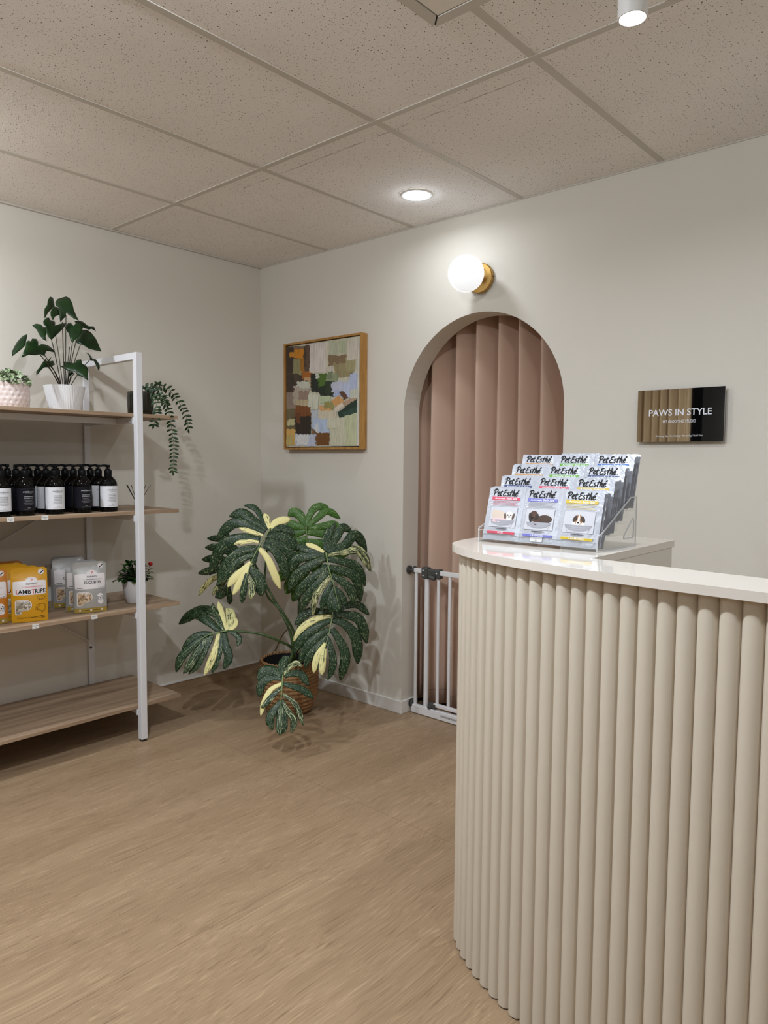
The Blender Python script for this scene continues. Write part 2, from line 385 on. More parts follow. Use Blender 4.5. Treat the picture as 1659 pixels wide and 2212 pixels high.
# baseboards
b = MB(); b.box((0,-.012,0),(AX0,0,.066)); b.box((AX0,-.012,0),(AX0+.012,WT,.066))
struct(b.build('baseboard_back', M_white, bev=.0025))
b = MB(); b.box((AX1,-.012,0),(XR,0,.066)); b.box((AX1-.012,-.012,0),(AX1,WT,.066)); struct(b.build('baseboard_right', M_white, bev=.002))
b = MB(); b.box((0,YF,0),(.004,0,.058)); bl = struct(b.build('baseboard_left', M_floor))
b = MB(); b.box((0,YF,.058),(.009,-.012,.067)); b.build('capping_strip', M_white, bl, bev=.002)
# service hatch in the ceiling
hx, hy = 2.2495, -1.2308
HAT = thing('ceiling_hatch', 'plain square service hatch with mitred grey metal frame in speckled ceiling', 'hatch', (hx+.28, hy-.28, H))
q = MB((hx+.28,hy-.28,H)); s_ = .56; w_ = .032
o4 = [(hx,hy),(hx+s_,hy),(hx+s_,hy-s_),(hx,hy-s_)]; i4 = [(hx+w_,hy-w_),(hx+s_-w_,hy-w_),(hx+s_-w_,hy-s_+w_),(hx+w_,hy-s_+w_)]
for k in range(4):
    k2 = (k+1)%4; e = .0012
    pts = [o4[k], o4[k2], i4[k2], i4[k]]
    c = (sum(p[0] for p in pts)/4, sum(p[1] for p in pts)/4)
    pts = [(p[0]+(c[0]-p[0])*.004, p[1]+(c[1]-p[1])*.02) for p in pts]
    q.prism([(*p, H-.006) for p in pts], (0,0,.0055))
q.build('frame', M_tbar, HAT)
q = MB((hx+.28,hy-.28,H)); q.box((hx+w_+.003,hy-s_+w_+.003,H-.004),(hx+s_-w_-.003,hy-w_-.003,H-.0005)); q.build('panel', M_hatch, HAT)
q = MB((hx+.28,hy-.28,H)); q.box((hx+.002,hy-s_+.002,H-.0012),(hx+s_-.002,hy-.002,H-.0003)); q.build('gap', M_dark, HAT)
# ------------------------------------------------------------------ lamps
M_diff = mat('lit_diffuser', (.9,.9,.9), .5, emit=((1,.97,.93), 9))
M_lampbody = mat('lamp_white_enamel', (222,222,220), .4, srgb=True)
def lamp_light(parent, z, power, rad, glow=1.0):
    L = bpy.data.lights.new('lamp_light', 'AREA'); L.shape = 'DISK'; L.size = rad*2; L.energy = power; L.color = LCOL; L.spread = math.radians(165)
    o = bpy.data.objects.new('lamp_light', L); COL.objects.link(o); o.parent = parent; o.location = (0,0,z)
    if rad > .04:  # added point light, fills the ceiling and upper walls
        L = bpy.data.lights.new('lamp_fill_glow', 'POINT'); L.shadow_soft_size = .018; L.energy = power*FILL_GLOW*glow; L.color = LCOL
        g = bpy.data.objects.new('lamp_fill_glow', L); COL.objects.link(g); g.parent = parent; g.location = (0,0,z-.022)
    return o
def downlight(x, y, kind, pw, label):
    if kind == 'recessed':
        t = thing('recessed_downlight', label, 'ceiling light', (x,y,H), group=None)
        q = MB(); q.lathe([(.056,-.004),(.060,-.0065),(.068,-.005),(.0715,-.0005)], n=40); q.build('rim', M_lampbody, t, smooth=True)
        q = MB(); q.lathe([(.0005,-.0045),(.057,-.0045)], n=40); q.build('diffuser', M_diff, t)
        lamp_light(t, -.012, LAMP_W*pw, .055, .12 if y > -.4 and x < 2 else (1.9 if x > 4 else 1.0))
    else:
        t = thing('surface_downlight', label, 'ceiling light', (x,y,H))
        q = MB(); q.lathe([(.034,0),(.034,-.098),(.0335,-.1),(.030,-.1),(.029,-.094),(.001,-.094)], n=40); q.build('housing', M_lampbody, t, smooth=True, angle=40)
        q = MB(); q.lathe([(.0005,-.0965),(.0295,-.0965)], n=40); q.build('diffuser', M_diff, t)
        lamp_light(t, -.104, LAMP_W*pw, .029)
    return t
for k, (x, y, kind, pw) in enumerate(DOWN):
    lab = ['round recessed downlight with flat lit face in front of the arch', 'white cylinder downlight hanging from the ceiling above the counter',
           'recessed downlight above the shelving unit side of the room', 'recessed downlight above the open floor before the counter', 'added unseen cylinder downlight near the visitor side of the counter',
           'recessed downlight behind the counter near the back wall', 'added unseen recessed downlight above the staff side of the counter', 'added unseen recessed downlight before the dark shop window'][k]
    downlight(x, y, kind, pw, lab)
# wall globe above the arch
gx, gz = 1.569, 2.104
SCO = thing('globe_wall_lamp', 'lit white glass globe wall lamp on round brass plate above the arch', 'wall lamp', (gx, 0, gz))
M_brass = mat('brushed_brass', (186,148,84), .34, metal=.85, srgb=True)
M_globe = mat('opal_glass', (.85,.86,.88), .15, emit=((.92,.96,1.0), .62))
q = MB(); q.lathe([(.0005,0),(.063,0),(.066,.003),(.066,.018),(.063,.021),(.045,.022),(.043,.012),(.018,.012),(.018,.052),(.0005,.052)], n=44, axis='y'); q.build('wall_plate', M_brass, SCO, smooth=True, angle=40)
q = MB(); q.lathe([((.079*math.sin(math.pi*k/24)+.0001), .123-.079*math.cos(math.pi*k/24)) for k in range(25)], n=40, axis='y'); q.build('globe', M_globe, SCO, smooth=True)
q = MB(); q.lathe([(.003,0),(.003,.002),(.0002,.002)], c=(.066,-.011,0), n=10, axis='x'); q.build('screw', M_dark, SCO)
# ------------------------------------------------------------------ curtain behind the arch
def make_curtain_mat(name, col):
    m = mat(name, col, .75, spec=.2, bump=(500, .04)); NT(m).b.inputs['Sheen Weight'].default_value = .25
    return m
M_curt = make_curtain_mat('dusty_brown_cloth', lin((197,168,149)))
CUR = thing('curtain', 'dusty brown pleated curtain hanging behind the arched doorway', 'curtain', (1.55, .2, 0))
folds_px = [905, 937, 985, 1031, 1075, 1119, 1164, 1215]      # crease columns at mid height
folds_x = [P(x, 880, 1, .17).x for x in folds_px]
fx = [folds_x[0]-.2, folds_x[0]-.09]+folds_x+[folds_x[-1]+.12, folds_x[-1]+.24]
def curt(u, v):
    n_ = len(fx)-1; t = u*n_; k = min(int(t), n_-1); w = t-k
    x = fx[k]+(fx[k+1]-fx[k])*w
    z = .025+(2.28-.025)*v
    cx = 1.55; x = cx+(x-cx)*(1+.10*(1-v))
    # rolled fold: swells quickly out of the left crease, slides back to the right one
    d = math.sin(math.pi/2*min(1, w/.14)) if w < .14 else .5+.5*math.cos(math.pi*((w-.14)/.86)**.9)
    y = .268-.134*d*(.85+.15*v)+.012*math.sin(9*x+2*z)*(1-v)
    y += .006*math.sin(23*x+1.5*z)
    return Vector((x, y, z))-Vector((1.55,.2,0))
q = MB(); q.grid(curt, 11*18, 18); q.build('cloth', M_curt, CUR, smooth=True, solid=.002)
q = MB(); q.grid(lambda u, v: curt(u, .033+.0012*v)+Vector((0,-.0018,0)), 198, 1); q.build('hem_stitching', mat('stitch_thread', lin((140,112,96)), .8), CUR, smooth=True)
q = MB((1.55,.2,0)); q.tube([(.75,.215,2.3),(2.3,.215,2.3)], .012, 10); q.build('rod', M_metalw, CUR)
# curtain beside the dark shop window
M_curt2 = make_curtain_mat('beige_cloth', lin((196,172,134)))
C2 = thing('curtain', 'beige curtain drawn to the side of the dark shop window', 'curtain', (.25, YF+.12, 0))
q = MB(); q.grid(lambda u, v: Vector((-.24+.62*u, .05*math.sin(u*2*math.pi*6.5)+.015*math.sin(u*31), .03+2.25*v)), 90, 4); q.build('cloth', M_curt2, C2, smooth=True)
# ------------------------------------------------------------------ safety gate
GY0 = .06
gxl, gxr = AX0+.03, AX1-.03
GT = thing('safety_gate', 'white metal safety gate across the foot of the arched doorway', 'gate', ((gxl+gxr)/2, GY0, 0))
go = (((gxl+gxr)/2), GY0, 0)
M_gate = mat('gate_white_enamel', (228,228,230), .35, srgb=True); M_gdark = mat('gate_dark_grey_plastic', (70,72,70), .5, srgb=True)
q = MB(go); q.bar((gxl,GY0,.735),(1.215,GY0,.735),.02,.022); q.bar((1.262,GY0,.735),(gxr,GY0,.735),.02,.022); q.build('top_rail', M_gate, GT, bev=.002)
q = MB(go); q.bar((gxl-.004,GY0,.024),(gxr,GY0,.024),.026,.042); q.build('bottom_rail', M_gate, GT, bev=.003)
for x, r in ((gxl+.014,.0085),(1.238-.007,.0125),(1.303,.0085),(1.372,.0085),(1.44,.0085),(1.508,.0085),(1.576,.0085),(1.644,.0085),(1.712,.0085),(1.78,.0085),(gxr-.014,.0085)):
    z0 = .045 if (r > .01 or x < 1.2 or x > 1.9) else .07
    q = MB(go); q.tube([(x,GY0,z0-.002),(x,GY0,.73)], r, 14); q.build('bar', M_gate, GT, smooth=True, angle=50)
q = MB(go); q.bar((1.285,GY0,.068),(1.80,GY0,.068),.02,.016); q.build('leaf_rail', M_gate, GT, bev=.002)
q = MB(go); q.box((1.205,GY0-.019,.700),(1.243,GY0+.019,.757)); q.box((1.240,GY0-.015,.717),(1.315,GY0+.015,.751)); q.tube([(1.25,GY0-.012,.712),(1.29,GY0-.012,.706)],.012,12); q.box((1.296,GY0-.018,.706),(1.318,GY0+.018,.754)); la = q.build('latch', M_gdark, GT, bev=.006)
for x, z in ((1.219,.741),(1.219,.716),(1.302,.735)):
    q = MB(go); q.lathe([(.0001,.0205),(.004,.0205),(.004,.018)], c=(x,GY0,z), n=10, axis='y'); q.build('screw', M_metalw, la)
q = MB(go); q.box((1.252,GY0-.012,.050),(1.30,GY0+.012,.074)); q.tube([(1.262,GY0-.016,.052),(1.262,GY0+.002,.052)],.011,14); q.build('hinge_lock', M_gdark, GT, bev=.003)
for z in (.735,.047):
    q = MB(go); q.lathe([(.0001,AX0+.0135),(.012,AX0+.0135),(.02,AX0+.016),(.021,AX0+.019),(.008,AX0+.022),(.004,AX0+.024),(.004,gxl-.001)] if z < .1 else [(.0001,AX0+.0006),(.014,AX0+.0006),(.022,AX0+.003),(.022,AX0+.007),(.008,AX0+.010),(.004,AX0+.012),(.004,gxl+.001)], c=(0,GY0-.01 if z>.1 else GY0,z), n=24, axis='x'); q.build('pressure_foot', M_gdark, GT, smooth=True, angle=40)
    q = MB(go); q.lathe([(.004,gxl-.003),(.019,gxl-.003),(.019,gxl+.004),(.004,gxl+.004)], c=(0,GY0,z), n=24, axis='x'); q.build('adjusting_wheel', M_gdark, GT, smooth=True, angle=40)
M_mark = mat('grey_print', (150,150,152), .6, srgb=True)
q = MB(go)
rr = random.Random(4); x = 1.335
while x < 1.52:
    w = rr.uniform(.004,.012); q.box((x,GY0-.0134,.020),(x+w,GY0-.0131,.030)); x += w+.002
q.build('printed_marking', M_mark, GT)
q = MB(); q.lathe([(.0005,.004),(.055,.004),(.085,.03),(.092,.034),(.09,.037),(.083,.034),(.052,.009),(.0005,.009)], n=28)
bw = q.build('pet_bowl', mat('pale_blue_plastic', (150,185,225), .4, srgb=True), smooth=True, angle=50); bw.location = (1.36,.36,-.003)
tag(bw, 'pale blue shallow bowl on the floor just behind the white gate', 'bowl')
# ------------------------------------------------------------------ painting
PX0, PX1, PZ0, PZ1, PY = .262, .868, 1.344, 1.9385, -.045
PO = ((PX0+PX1)/2, 0, (PZ0+PZ1)/2)
PA = thing('framed_painting', 'abstract patchwork canvas in a thin honey wood frame left of the arch', 'painting', PO)
M_pfr = make_wood('honey_oak', (lin((140,98,48)), lin((172,126,66)), lin((190,146,84))), 60, .1, 'z')
q = MB(PO); e = .011
q.box((PX0,PY,PZ0),(PX0+e,-.001,PZ1)); q.box((PX1-e,PY,PZ0),(PX1,-.001,PZ1)); q.box((PX0+e,PY,PZ1-e),(PX1-e,-.001,PZ1)); q.box((PX0+e,PY,PZ0),(PX1-e,-.001,PZ0+e))
q.build('frame', M_pfr, PA)
q = MB(PO); q.box((PX0+e,-.012,PZ0+e),(PX1-e,-.002,PZ1-e)); q.build('backing', M_dark, PA)
def make_paint_mat():
    m = bpy.data.materials.new('oil_paint'); m.use_nodes = True; t = NT(m)
    a = t.n('ShaderNodeAttribute', attribute_name='Col'); tc = t.n('ShaderNodeTexCoord'); mp = t.n('ShaderNodeMapping'); t.l(tc.outputs['Object'], mp.inputs['Vector'])
    mp.inputs['Scale'].default_value = (1,1,.16)
    nz = t.n('ShaderNodeTexNoise', Scale=95.0, Detail=5.0, Roughness=.7); t.l(mp.outputs[0], nz.inputs['Vector'])
    r = ramp(t, [(.25,(.62,.62,.62)),(.5,(1,1,1)),(.75,(1.25,1.25,1.22))]); t.l(nz.outputs['Fac'], r.inputs['Fac'])
    mu = t.n('ShaderNodeMix', data_type='RGBA', blend_type='MULTIPLY'); mu.inputs[0].default_value = .8; t.l(a.outputs['Color'], mu.inputs[6]); t.l(r.outputs[0], mu.inputs[7])
    t.l(mu.outputs[2], t.b.inputs['Base Color']); t.b.inputs['Roughness'].default_value = .38
    n2 = t.n('ShaderNodeTexNoise', Scale=60.0, Detail=6.0); t.l(mp.outputs[0], n2.inputs['Vector'])
    bp = t.n('ShaderNodeBump', Strength=.5, Distance=.004); t.l(n2.outputs['Fac'], bp.inputs['Height']); t.l(bp.outputs[0], t.b.inputs['Normal'])
    return m
# patches in the corner-to-corner frame of the zoomed photograph (u, v), mapped to the canvas by its four corners
q4 = [(215,385),(1310,235),(1330,1905),(248,1915)]   # TL TR BR BL
cols = []
CB = MB(PO)
cx0, cx1, cz0, cz1, cy = PX0+.016, PX1-.016, PZ0+.016, PZ1-.016, -.038
CB.box((cx0,cy,cz0),(cx1,-.013,cz1)); cols += [lin((200,196,176))]*8
def canv(u, v):
    # inverse bilinear (few Newton steps)
    s = t = .5
    for _ in range(8):
        a = [(1-s)*(1-t), s*(1-t), s*t, (1-s)*t]
        px = sum(a[k]*q4[k][0] for k in range(4)); py = sum(a[k]*q4[k][1] for k in range(4))
        ds = ((1-t)*(q4[1][0]-q4[0][0])+t*(q4[2][0]-q4[3][0]), (1-t)*(q4[1][1]-q4[0][1])+t*(q4[2][1]-q4[3][1]))
        dt = ((1-s)*(q4[3][0]-q4[0][0])+s*(q4[2][0]-q4[1][0]), (1-s)*(q4[3][1]-q4[0][1])+s*(q4[2][1]-q4[1][1]))
        det = ds[0]*dt[1]-ds[1]*dt[0]; ex, ey = u-px, v-py
        s += (ex*dt[1]-ey*dt[0])/det; t += (ds[0]*ey-ds[1]*ex)/det
    s = min(1,max(0,s)); t = min(1,max(0,t))
    return cx0+(cx1-cx0)*s, cz1-(cz1-cz0)*t
pr = random.Random(11); lay = [0]
def patch(pts, col, rag=9):
    lay[0] += 1; yy = cy-.0004-.00004*lay[0]
    out = []
    n_ = len(pts)
    for k in range(n_):
        a, b_ = pts[k], pts[(k+1)%n_]; L = math.hypot(b_[0]-a[0], b_[1]-a[1]); st = max(2, int(L/16))
        for j in range(st):
            w = j/st; g = 0 if j == 0 else rag
            out.append((a[0]+(b_[0]-a[0])*w+pr.uniform(-g,g), a[1]+(b_[1]-a[1])*w+pr.uniform(-g,g)))
    CB.poly([(x, yy, z) for x, z in (canv(*p) for p in out)])
    cols.extend([lin(col)]*len(out))
def quad(x0, y0, x1, y1, col, sk=0, rag=9): patch([(x0,y0),(x1,y0+sk),(x1,y1+sk),(x0,y1)], col, rag)
quad(200,380,600,800,(78,58,38)); quad(200,780,600,1120,(70,54,42)); quad(200,1080,380,1360,(140,122,108)); quad(200,1330,400,1650,(104,92,66))
quad(330,380,520,440,(120,98,76),-10); quad(200,400,330,780,(58,44,32)); quad(345,420,490,560,(196,126,22)); quad(270,470,380,545,(190,128,36)); quad(330,570,470,820,(140,136,96))
quad(440,560,530,760,(158,106,30)); quad(500,370,585,720,(64,46,32)); quad(520,360,590,770,(92,70,54),0,14); quad(480,760,640,880,(164,96,26)); patch([(500,850),(610,840),(640,1000),(520,980)],(186,150,110))
quad(590,330,860,780,(212,203,196),-10,6); quad(820,330,900,900,(206,199,180),-12); quad(870,300,1320,760,(188,184,162),-20); quad(880,320,1010,530,(178,182,158),-8); quad(1010,310,1120,480,(172,178,148),-8)
quad(870,520,1140,680,(128,106,78),-10,16); quad(940,640,1240,860,(150,138,100),-10,18); quad(1120,560,1250,760,(160,152,112)); quad(1140,300,1320,600,(200,192,178),-20); quad(840,680,960,800,(196,190,176),0,18)
quad(330,790,430,1000,(74,60,46)); patch([(230,830),(330,800),(390,960),(300,1060),(240,1000)],(60,48,38)); quad(350,980,610,1260,(176,164,148),0,16); quad(400,920,600,1000,(196,198,182),0,22); quad(430,1060,600,1200,(150,128,112),0,14)
patch([(610,800),(760,790),(750,1090),(620,1060)],(26,34,28)); patch([(720,790),(860,790),(850,1020),(740,1020)],(76,108,36),14); patch([(740,1000),(950,930),(960,1150),(760,1130)],(24,40,26)); quad(850,800,1000,920,(140,150,118),0,16); quad(840,920,960,1100,(36,52,32),0,14)
quad(860,760,940,880,(120,130,104),0,14); quad(690,790,740,870,(200,200,190),0,10)
quad(930,920,1240,1080,(186,190,208),-12,16); quad(1180,800,1320,1060,(176,186,212),-10,18); quad(1080,960,1200,1160,(184,194,220),0,12); quad(960,1060,1060,1160,(168,178,210),0,12); quad(1190,1040,1290,1180,(198,200,184),-8)
patch([(1030,1080),(1100,1070),(1170,1160),(1110,1200)],(96,64,48)); patch([(930,1210),(1040,1130),(1110,1220),(1000,1320)],(206,154,94)); patch([(750,1130),(930,1140),(900,1260),(760,1250)],(180,192,158)); patch([(750,1280),(930,1280),(960,1330),(870,1400),(750,1370)],(208,160,108))
quad(820,1230,960,1330,(150,142,84),0,18); patch([(960,1340),(1080,1230),(1130,1280),(1000,1380)],(216,204,188)); patch([(1090,1230),(1270,1160),(1290,1200),(1120,1330)],(176,148,122)); patch([(1020,1390),(1290,1180),(1320,1250),(1320,1400),(1040,1480)],(34,54,44)); patch([(1080,1400),(1300,1290),(1310,1390),(1110,1450)],(44,72,62))
patch([(590,1080),(740,1120),(740,1330),(640,1350),(560,1300)],(204,206,188),7); patch([(380,1190),(590,1200),(570,1300),(420,1290)],(184,168,134)); patch([(380,1270),(620,1300),(630,1460),(380,1480)],(120,68,26)); patch([(385,1450),(630,1440),(635,1720),(395,1740)],(40,28,18)); patch([(400,1400),(470,1390),(460,1560),(400,1540)],(104,56,26))
quad(640,1350,760,1640,(184,190,200),0,12); quad(740,1360,1000,1500,(206,196,172),0,14); quad(650,1480,900,1720,(176,192,216),0,18); quad(870,1470,1140,1640,(200,198,176),-4,14); patch([(1120,1440),(1330,1390),(1330,1900),(1130,1900)],(190,194,158)); quad(920,1640,1140,1900,(198,196,172),0,12); quad(690,1560,750,1700,(206,210,214),0,12)
patch([(640,1620),(720,1690),(720,1880),(660,1800)],(120,92,66)); quad(720,1700,910,1890,(112,70,30),0,8); quad(380,1720,710,1900,(184,190,210),0,16); quad(410,1730,610,1880,(214,214,214),0,22); quad(250,1640,390,1890,(206,164,92),0,10); quad(255,1490,385,1580,(190,184,140),0,18); quad(250,1740,350,1890,(186,168,104),0,14)
quad(1290,240,1330,1900,(206,204,192),0,4)
q = CB; ob = q.build('canvas', make_paint_mat(), PA, recalc=False)
ca = ob.data.color_attributes.new('Col', 'FLOAT_COLOR', 'POINT')
for k, c in enumerate(cols): ca.data[k].color = (*c, 1)
# ------------------------------------------------------------------ black sign
SX0, SX1, SZ0, SZ1, SY = 2.316, 2.6335, 1.3645, 1.560, -.024
SO = ((SX0+SX1)/2, 0, (SZ0+SZ1)/2)
SG = thing('wall_sign', 'glossy black acrylic sign with white lettering on the wall right of the arch', 'sign', SO)
M_acr = mat('gloss_black_acrylic', (.003,.003,.003), .02, spec=1.0); NT(M_acr).b.inputs['IOR'].default_value = 3.2
q = MB(SO); q.box((SX0,SY,SZ0),(SX1,SY+.005,SZ1)); q.build('panel', M_acr, SG)
for x in (SX0+.02,SX1-.02):
    for z in (SZ0+.02,SZ1-.02): q = MB(SO); q.lathe([(.006,.0005),(.006,-SY-.005)], c=(x,0,z), n=14, axis='y'); q.build('spacer', M_black, SG)
M_lett = mat('white_lettering', (226,228,236), .5, srgb=True)
for nm_, tx, yy, sz, bo, sh, wd_ in (('title_lettering','PAWS IN STYLE',.0975,.034,.012,0,.230),('subtitle_lettering','PET GROOMING STUDIO',.070,.0155,.002,0,.120),('services_lettering','Grooming / Spa / De-shedding / Demanding / Facial Trim',.019,.0088,.002,.15,.172)):
    pr_ = Print(lambda x, y, l: Vector((SX0+x, SY-l, SZ0+y)), SO); pr_.text(tx, .159, yy, sz, 0, bold=bo, shear=sh, width=wd_); pr_.build(nm_, M_lett, SG)
# ------------------------------------------------------------------ reception counter
ZT, TH = 1.07, .018
outer = [(2.7318,-.7386),(2.665,-.732),(2.595,-.7253),(2.48,-.775),(2.375,-.88),(2.318,-.985),(2.302,-1.09),(2.3175,-1.195),(2.352,-1.262),(2.429,-1.3234),(2.5133,-1.3671),(2.6108,-1.402),(2.7401,-1.4305),(2.945,-1.4562),(3.1518,-1.4685),(3.6,-1.497),(4.3,-1.541)]
op = spline([(*p, 0) for p in outer], 10)
inner = [(4.3,-1.41),(3.1101,-1.3014),(2.7406,-1.2663)]
CT = thing('reception_counter', 'rounded cream reception counter with vertical half round flutes and white top', 'counter', (2.9,-1.3,0))
co = (2.9,-1.3,0)
M_top = mat('white_stone_top', (224,217,208), .05, spec=.5, srgb=True, var=(6,.015))
M_flute = mat('cream_satin_lacquer', (208,198,182), .42, srgb=True, bump=(60,.03))
q = MB(co); q.prism([(p.x,p.y,ZT-TH) for p in op]+[(x,y,ZT-TH) for x, y in inner], (0,0,TH)); q.build('countertop', M_top, CT, bev=.0012)
# arc-length path of the flutes (crest line inset from the edge of the top)
def resample(pts, step):
    L = [0]
    for k in range(1, len(pts)): L.append(L[-1]+(pts[k]-pts[k-1]).length)
    out = []; s = 0; k = 0
    while s <= L[-1]:
        while k < len(L)-2 and L[k+1] < s: k += 1
        w = (s-L[k])/(L[k+1]-L[k]); p = pts[k].lerp(pts[k+1], w); t = (pts[k+1]-pts[k]).normalized(); out.append((p, t)); s += step
    return out
NF = 12; PITCH = .0385
path = resample(op, PITCH/NF); depth = .0135
def smooth_t(k):
    a = path[max(0,k-NF)][0]; b_ = path[min(len(path)-1,k+NF)][0]; return (b_-a).normalized()
q = MB(co); lo, hi = [], []
for k, (p, _) in enumerate(path):
    t = smooth_t(k); nrm = Vector((t.y,-t.x,0))      # outward is to the right of travel here
    nrm = -nrm if (p+nrm*.05-Vector((2.75,-1.05,0))).length < (p-nrm*.05-Vector((2.75,-1.05,0))).length else nrm
    w = (k % NF)/NF; g = abs(2*w-1)/.93
    d = depth*math.sqrt(max(0, 1-g*g)) if g < 1 else 0
    c = p-nrm*(.018+depth-d)
    lo.append(q.av((c.x,c.y,.004))); hi.append(q.av((c.x,c.y,ZT-TH+.0005)))
for k in range(len(lo)-1): q.af((lo[k],lo[k+1],hi[k+1],hi[k]))
q.build('fluted_front', M_flute, CT, smooth=True, angle=60)
q = MB(co); ins = []
for k in range(0, len(path), NF//2):
    p = path[k][0]; t = smooth_t(k); nrm = Vector((t.y,-t.x,0)); nrm = -nrm if (p+nrm*.05-Vector((2.75,-1.05,0))).length < (p-nrm*.05-Vector((2.75,-1.05,0))).length else nrm
    ins.append(p-nrm*.036)
q.prism([(p.x,p.y,0) for p in ins]+[(4.28,-1.45,0),(3.1,-1.3035,0),(2.7386,-1.2685,0),(2.7298,-.75,0)], (0,0,ZT-TH-.001)); q.build('carcass', mat('warm_grey_board', (222,217,208), .6, srgb=True), CT)
# ------------------------------------------------------------------ acrylic display stand with sachets
def make_acrylic():
    m = bpy.data.materials.new('clear_acrylic'); m.use_nodes = True; t = m.node_tree; t.nodes.clear()
    o = t.nodes.new('ShaderNodeOutputMaterial'); mx = t.nodes.new('ShaderNodeMixShader'); tr = t.nodes.new('ShaderNodeBsdfTransparent'); gl = t.nodes.new('ShaderNodeBsdfGlossy'); lw = t.nodes.new('ShaderNodeLayerWeight')
    tr.inputs[0].default_value = (.985,.99,.992,1); gl.inputs['Roughness'].default_value = .03; lw.inputs['Blend'].default_value = .35
    pw = t.nodes.new('ShaderNodeMath'); pw.operation = 'POWER'; pw.inputs[1].default_value = 4.0; ma = t.nodes.new('ShaderNodeMath'); ma.operation = 'MULTIPLY_ADD'; ma.inputs[1].default_value = .75; ma.inputs[2].default_value = .035
    t.links.new(lw.outputs['Facing'], pw.inputs[0]); t.links.new(pw.outputs[0], ma.inputs[0])
    t.links.new(ma.outputs[0], mx.inputs[0]); t.links.new(tr.outputs[0], mx.inputs[1]); t.links.new(gl.outputs[0], mx.inputs[2]); t.links.new(mx.outputs[0], o.inputs[0])
    return m
M_acl = make_acrylic()
M_edge = mat('acrylic_edge', (.78,.80,.82), .15, spec=.8); NT(M_edge).b.inputs['Alpha'].default_value = .6
h0 = P(1033,1170,2,ZT); h1 = P(1291,1195,2,ZT)
hdir = Vector((h1.x-h0.x, h1.y-h0.y, 0)); HW = hdir.length; hrot = math.atan2(hdir.y, hdir.x)
HD = .215
ST = thing('acrylic_display_stand', 'clear acrylic four tier display stand on the rounded end of the counter', 'display stand', (h0.x,h0.y,ZT+.0012), hrot)
def place_local(x, y, z): # stand local: x along the front, y to the back, z up
    return Vector((h0.x,h0.y,ZT+.002))+Matrix.Rotation(hrot,3,'Z')@Vector((x,y,z))
TI = 4; TD = HD/TI; RISE = .030
q = MB(); q.box((.003,0,.0005),(HW-.003,HD,.003)); q.build('base', M_acl, ST)
for s in (0,1):
    x0 = s*(HW-.003)
    prof = [(0,.0005),(HD,.0005),(HD,.125),(HD-.035,.125),(.02,.042),(0,.036)]
    q = MB(); q.prism([(x0,y,z) for y, z in prof], (.003,0,0)); sp = q.build('side_panel', M_acl, ST)
    q = MB()
    for k in range(len(prof)):
        a, c = prof[k], prof[(k+1)%len(prof)]; q.bar((x0+.0015,*a),(x0+.0015,*c),.0036,.0016,up=(1,0,0))
    tri = [(HD-.07,.022),(HD-.018,.022),(HD-.014,.03),(HD-.014,.066),(HD-.02,.072),(HD-.07,.03)]
    for k in range(6):
        a, c = tri[k], tri[(k+1)%6]; q.bar((x0+.0015,*a),(x0+.0015,*c),.0036,.002,up=(1,0,0))
    q.build('polished_edge', M_edge, sp)
for k in range(TI):
    q = MB(); y = k*TD+.0005; z = .004+k*RISE
    q.box((.003,y,z if k == 0 else z-.02),(HW-.003,y+.0025,z+.028)); lp = q.build('tier_lip', M_acl, ST)
    q = MB(); q.box((.003,y-.0002,z+.0275),(HW-.003,y+.0027,z+.0285)); q.build('polished_edge', M_edge, lp)
    if k: q = MB(); q.box((.003,y+.003,z-.003),(HW-.003,y+TD,z)); q.build('tier_shelf', M_acl, ST)
M_foil = mat('silver_foil', (186,189,198), .27, metal=.2, srgb=True, bump=(40,.26))
SW, SH = .056, .142
def sbul(x, z):
    u = max(-1,min(1,x/SW)); v = max(0,min(1,z/SH))
    e = (1-abs(u)**2.4)*max(0,math.sin(math.pi*min(1,v/.93)))**.55 if v < .93 else 0
    return .0036*e
def sfront(x, z, l): return Vector((x, -sbul(x,z)-l-.0004, z))
PAL = {'rose': (205,70,96), 'lavender': (112,112,190), 'chamomile': (205,176,40), 'green': (96,160,44), 'blue': (28,96,180), 'tan': (186,140,84), 'navy': (40,60,110)}
PM = {k: mat('print_'+k, v, .45, srgb=True) for k, v in PAL.items()}
M_ink = mat('black_ink', (14,14,16), .55, spec=.2, srgb=True); M_pw = mat('printed_white', (232,232,236), .4, srgb=True)
M_pic = mat('photo_backdrop', (196,197,204), .4, srgb=True); M_grey = mat('printed_grey', (160,162,170), .45, srgb=True); M_tink = mat('small_print_grey', (140,138,146), .5, srgb=True)
DOGC = {'rose': ((206,190,176),(226,220,214),(90,74,66)), 'lavender': (((62,40,28)),((74,46,32)),(34,22,16)), 'chamomile': ((226,222,216),(150,104,66),(60,40,30))}
M_dA = {k: mat('dog_coat_'+k, v[0], .6, srgb=True) for k, v in DOGC.items()}; M_dB = {k: mat('dog_head_'+k, v[1], .6, srgb=True) for k, v in DOGC.items()}; M_dC = {k: mat('dog_ears_'+k, v[2], .6, srgb=True) for k, v in DOGC.items()}
M_pink = mat('pale_pink_print', (222,190,196), .5, srgb=True)
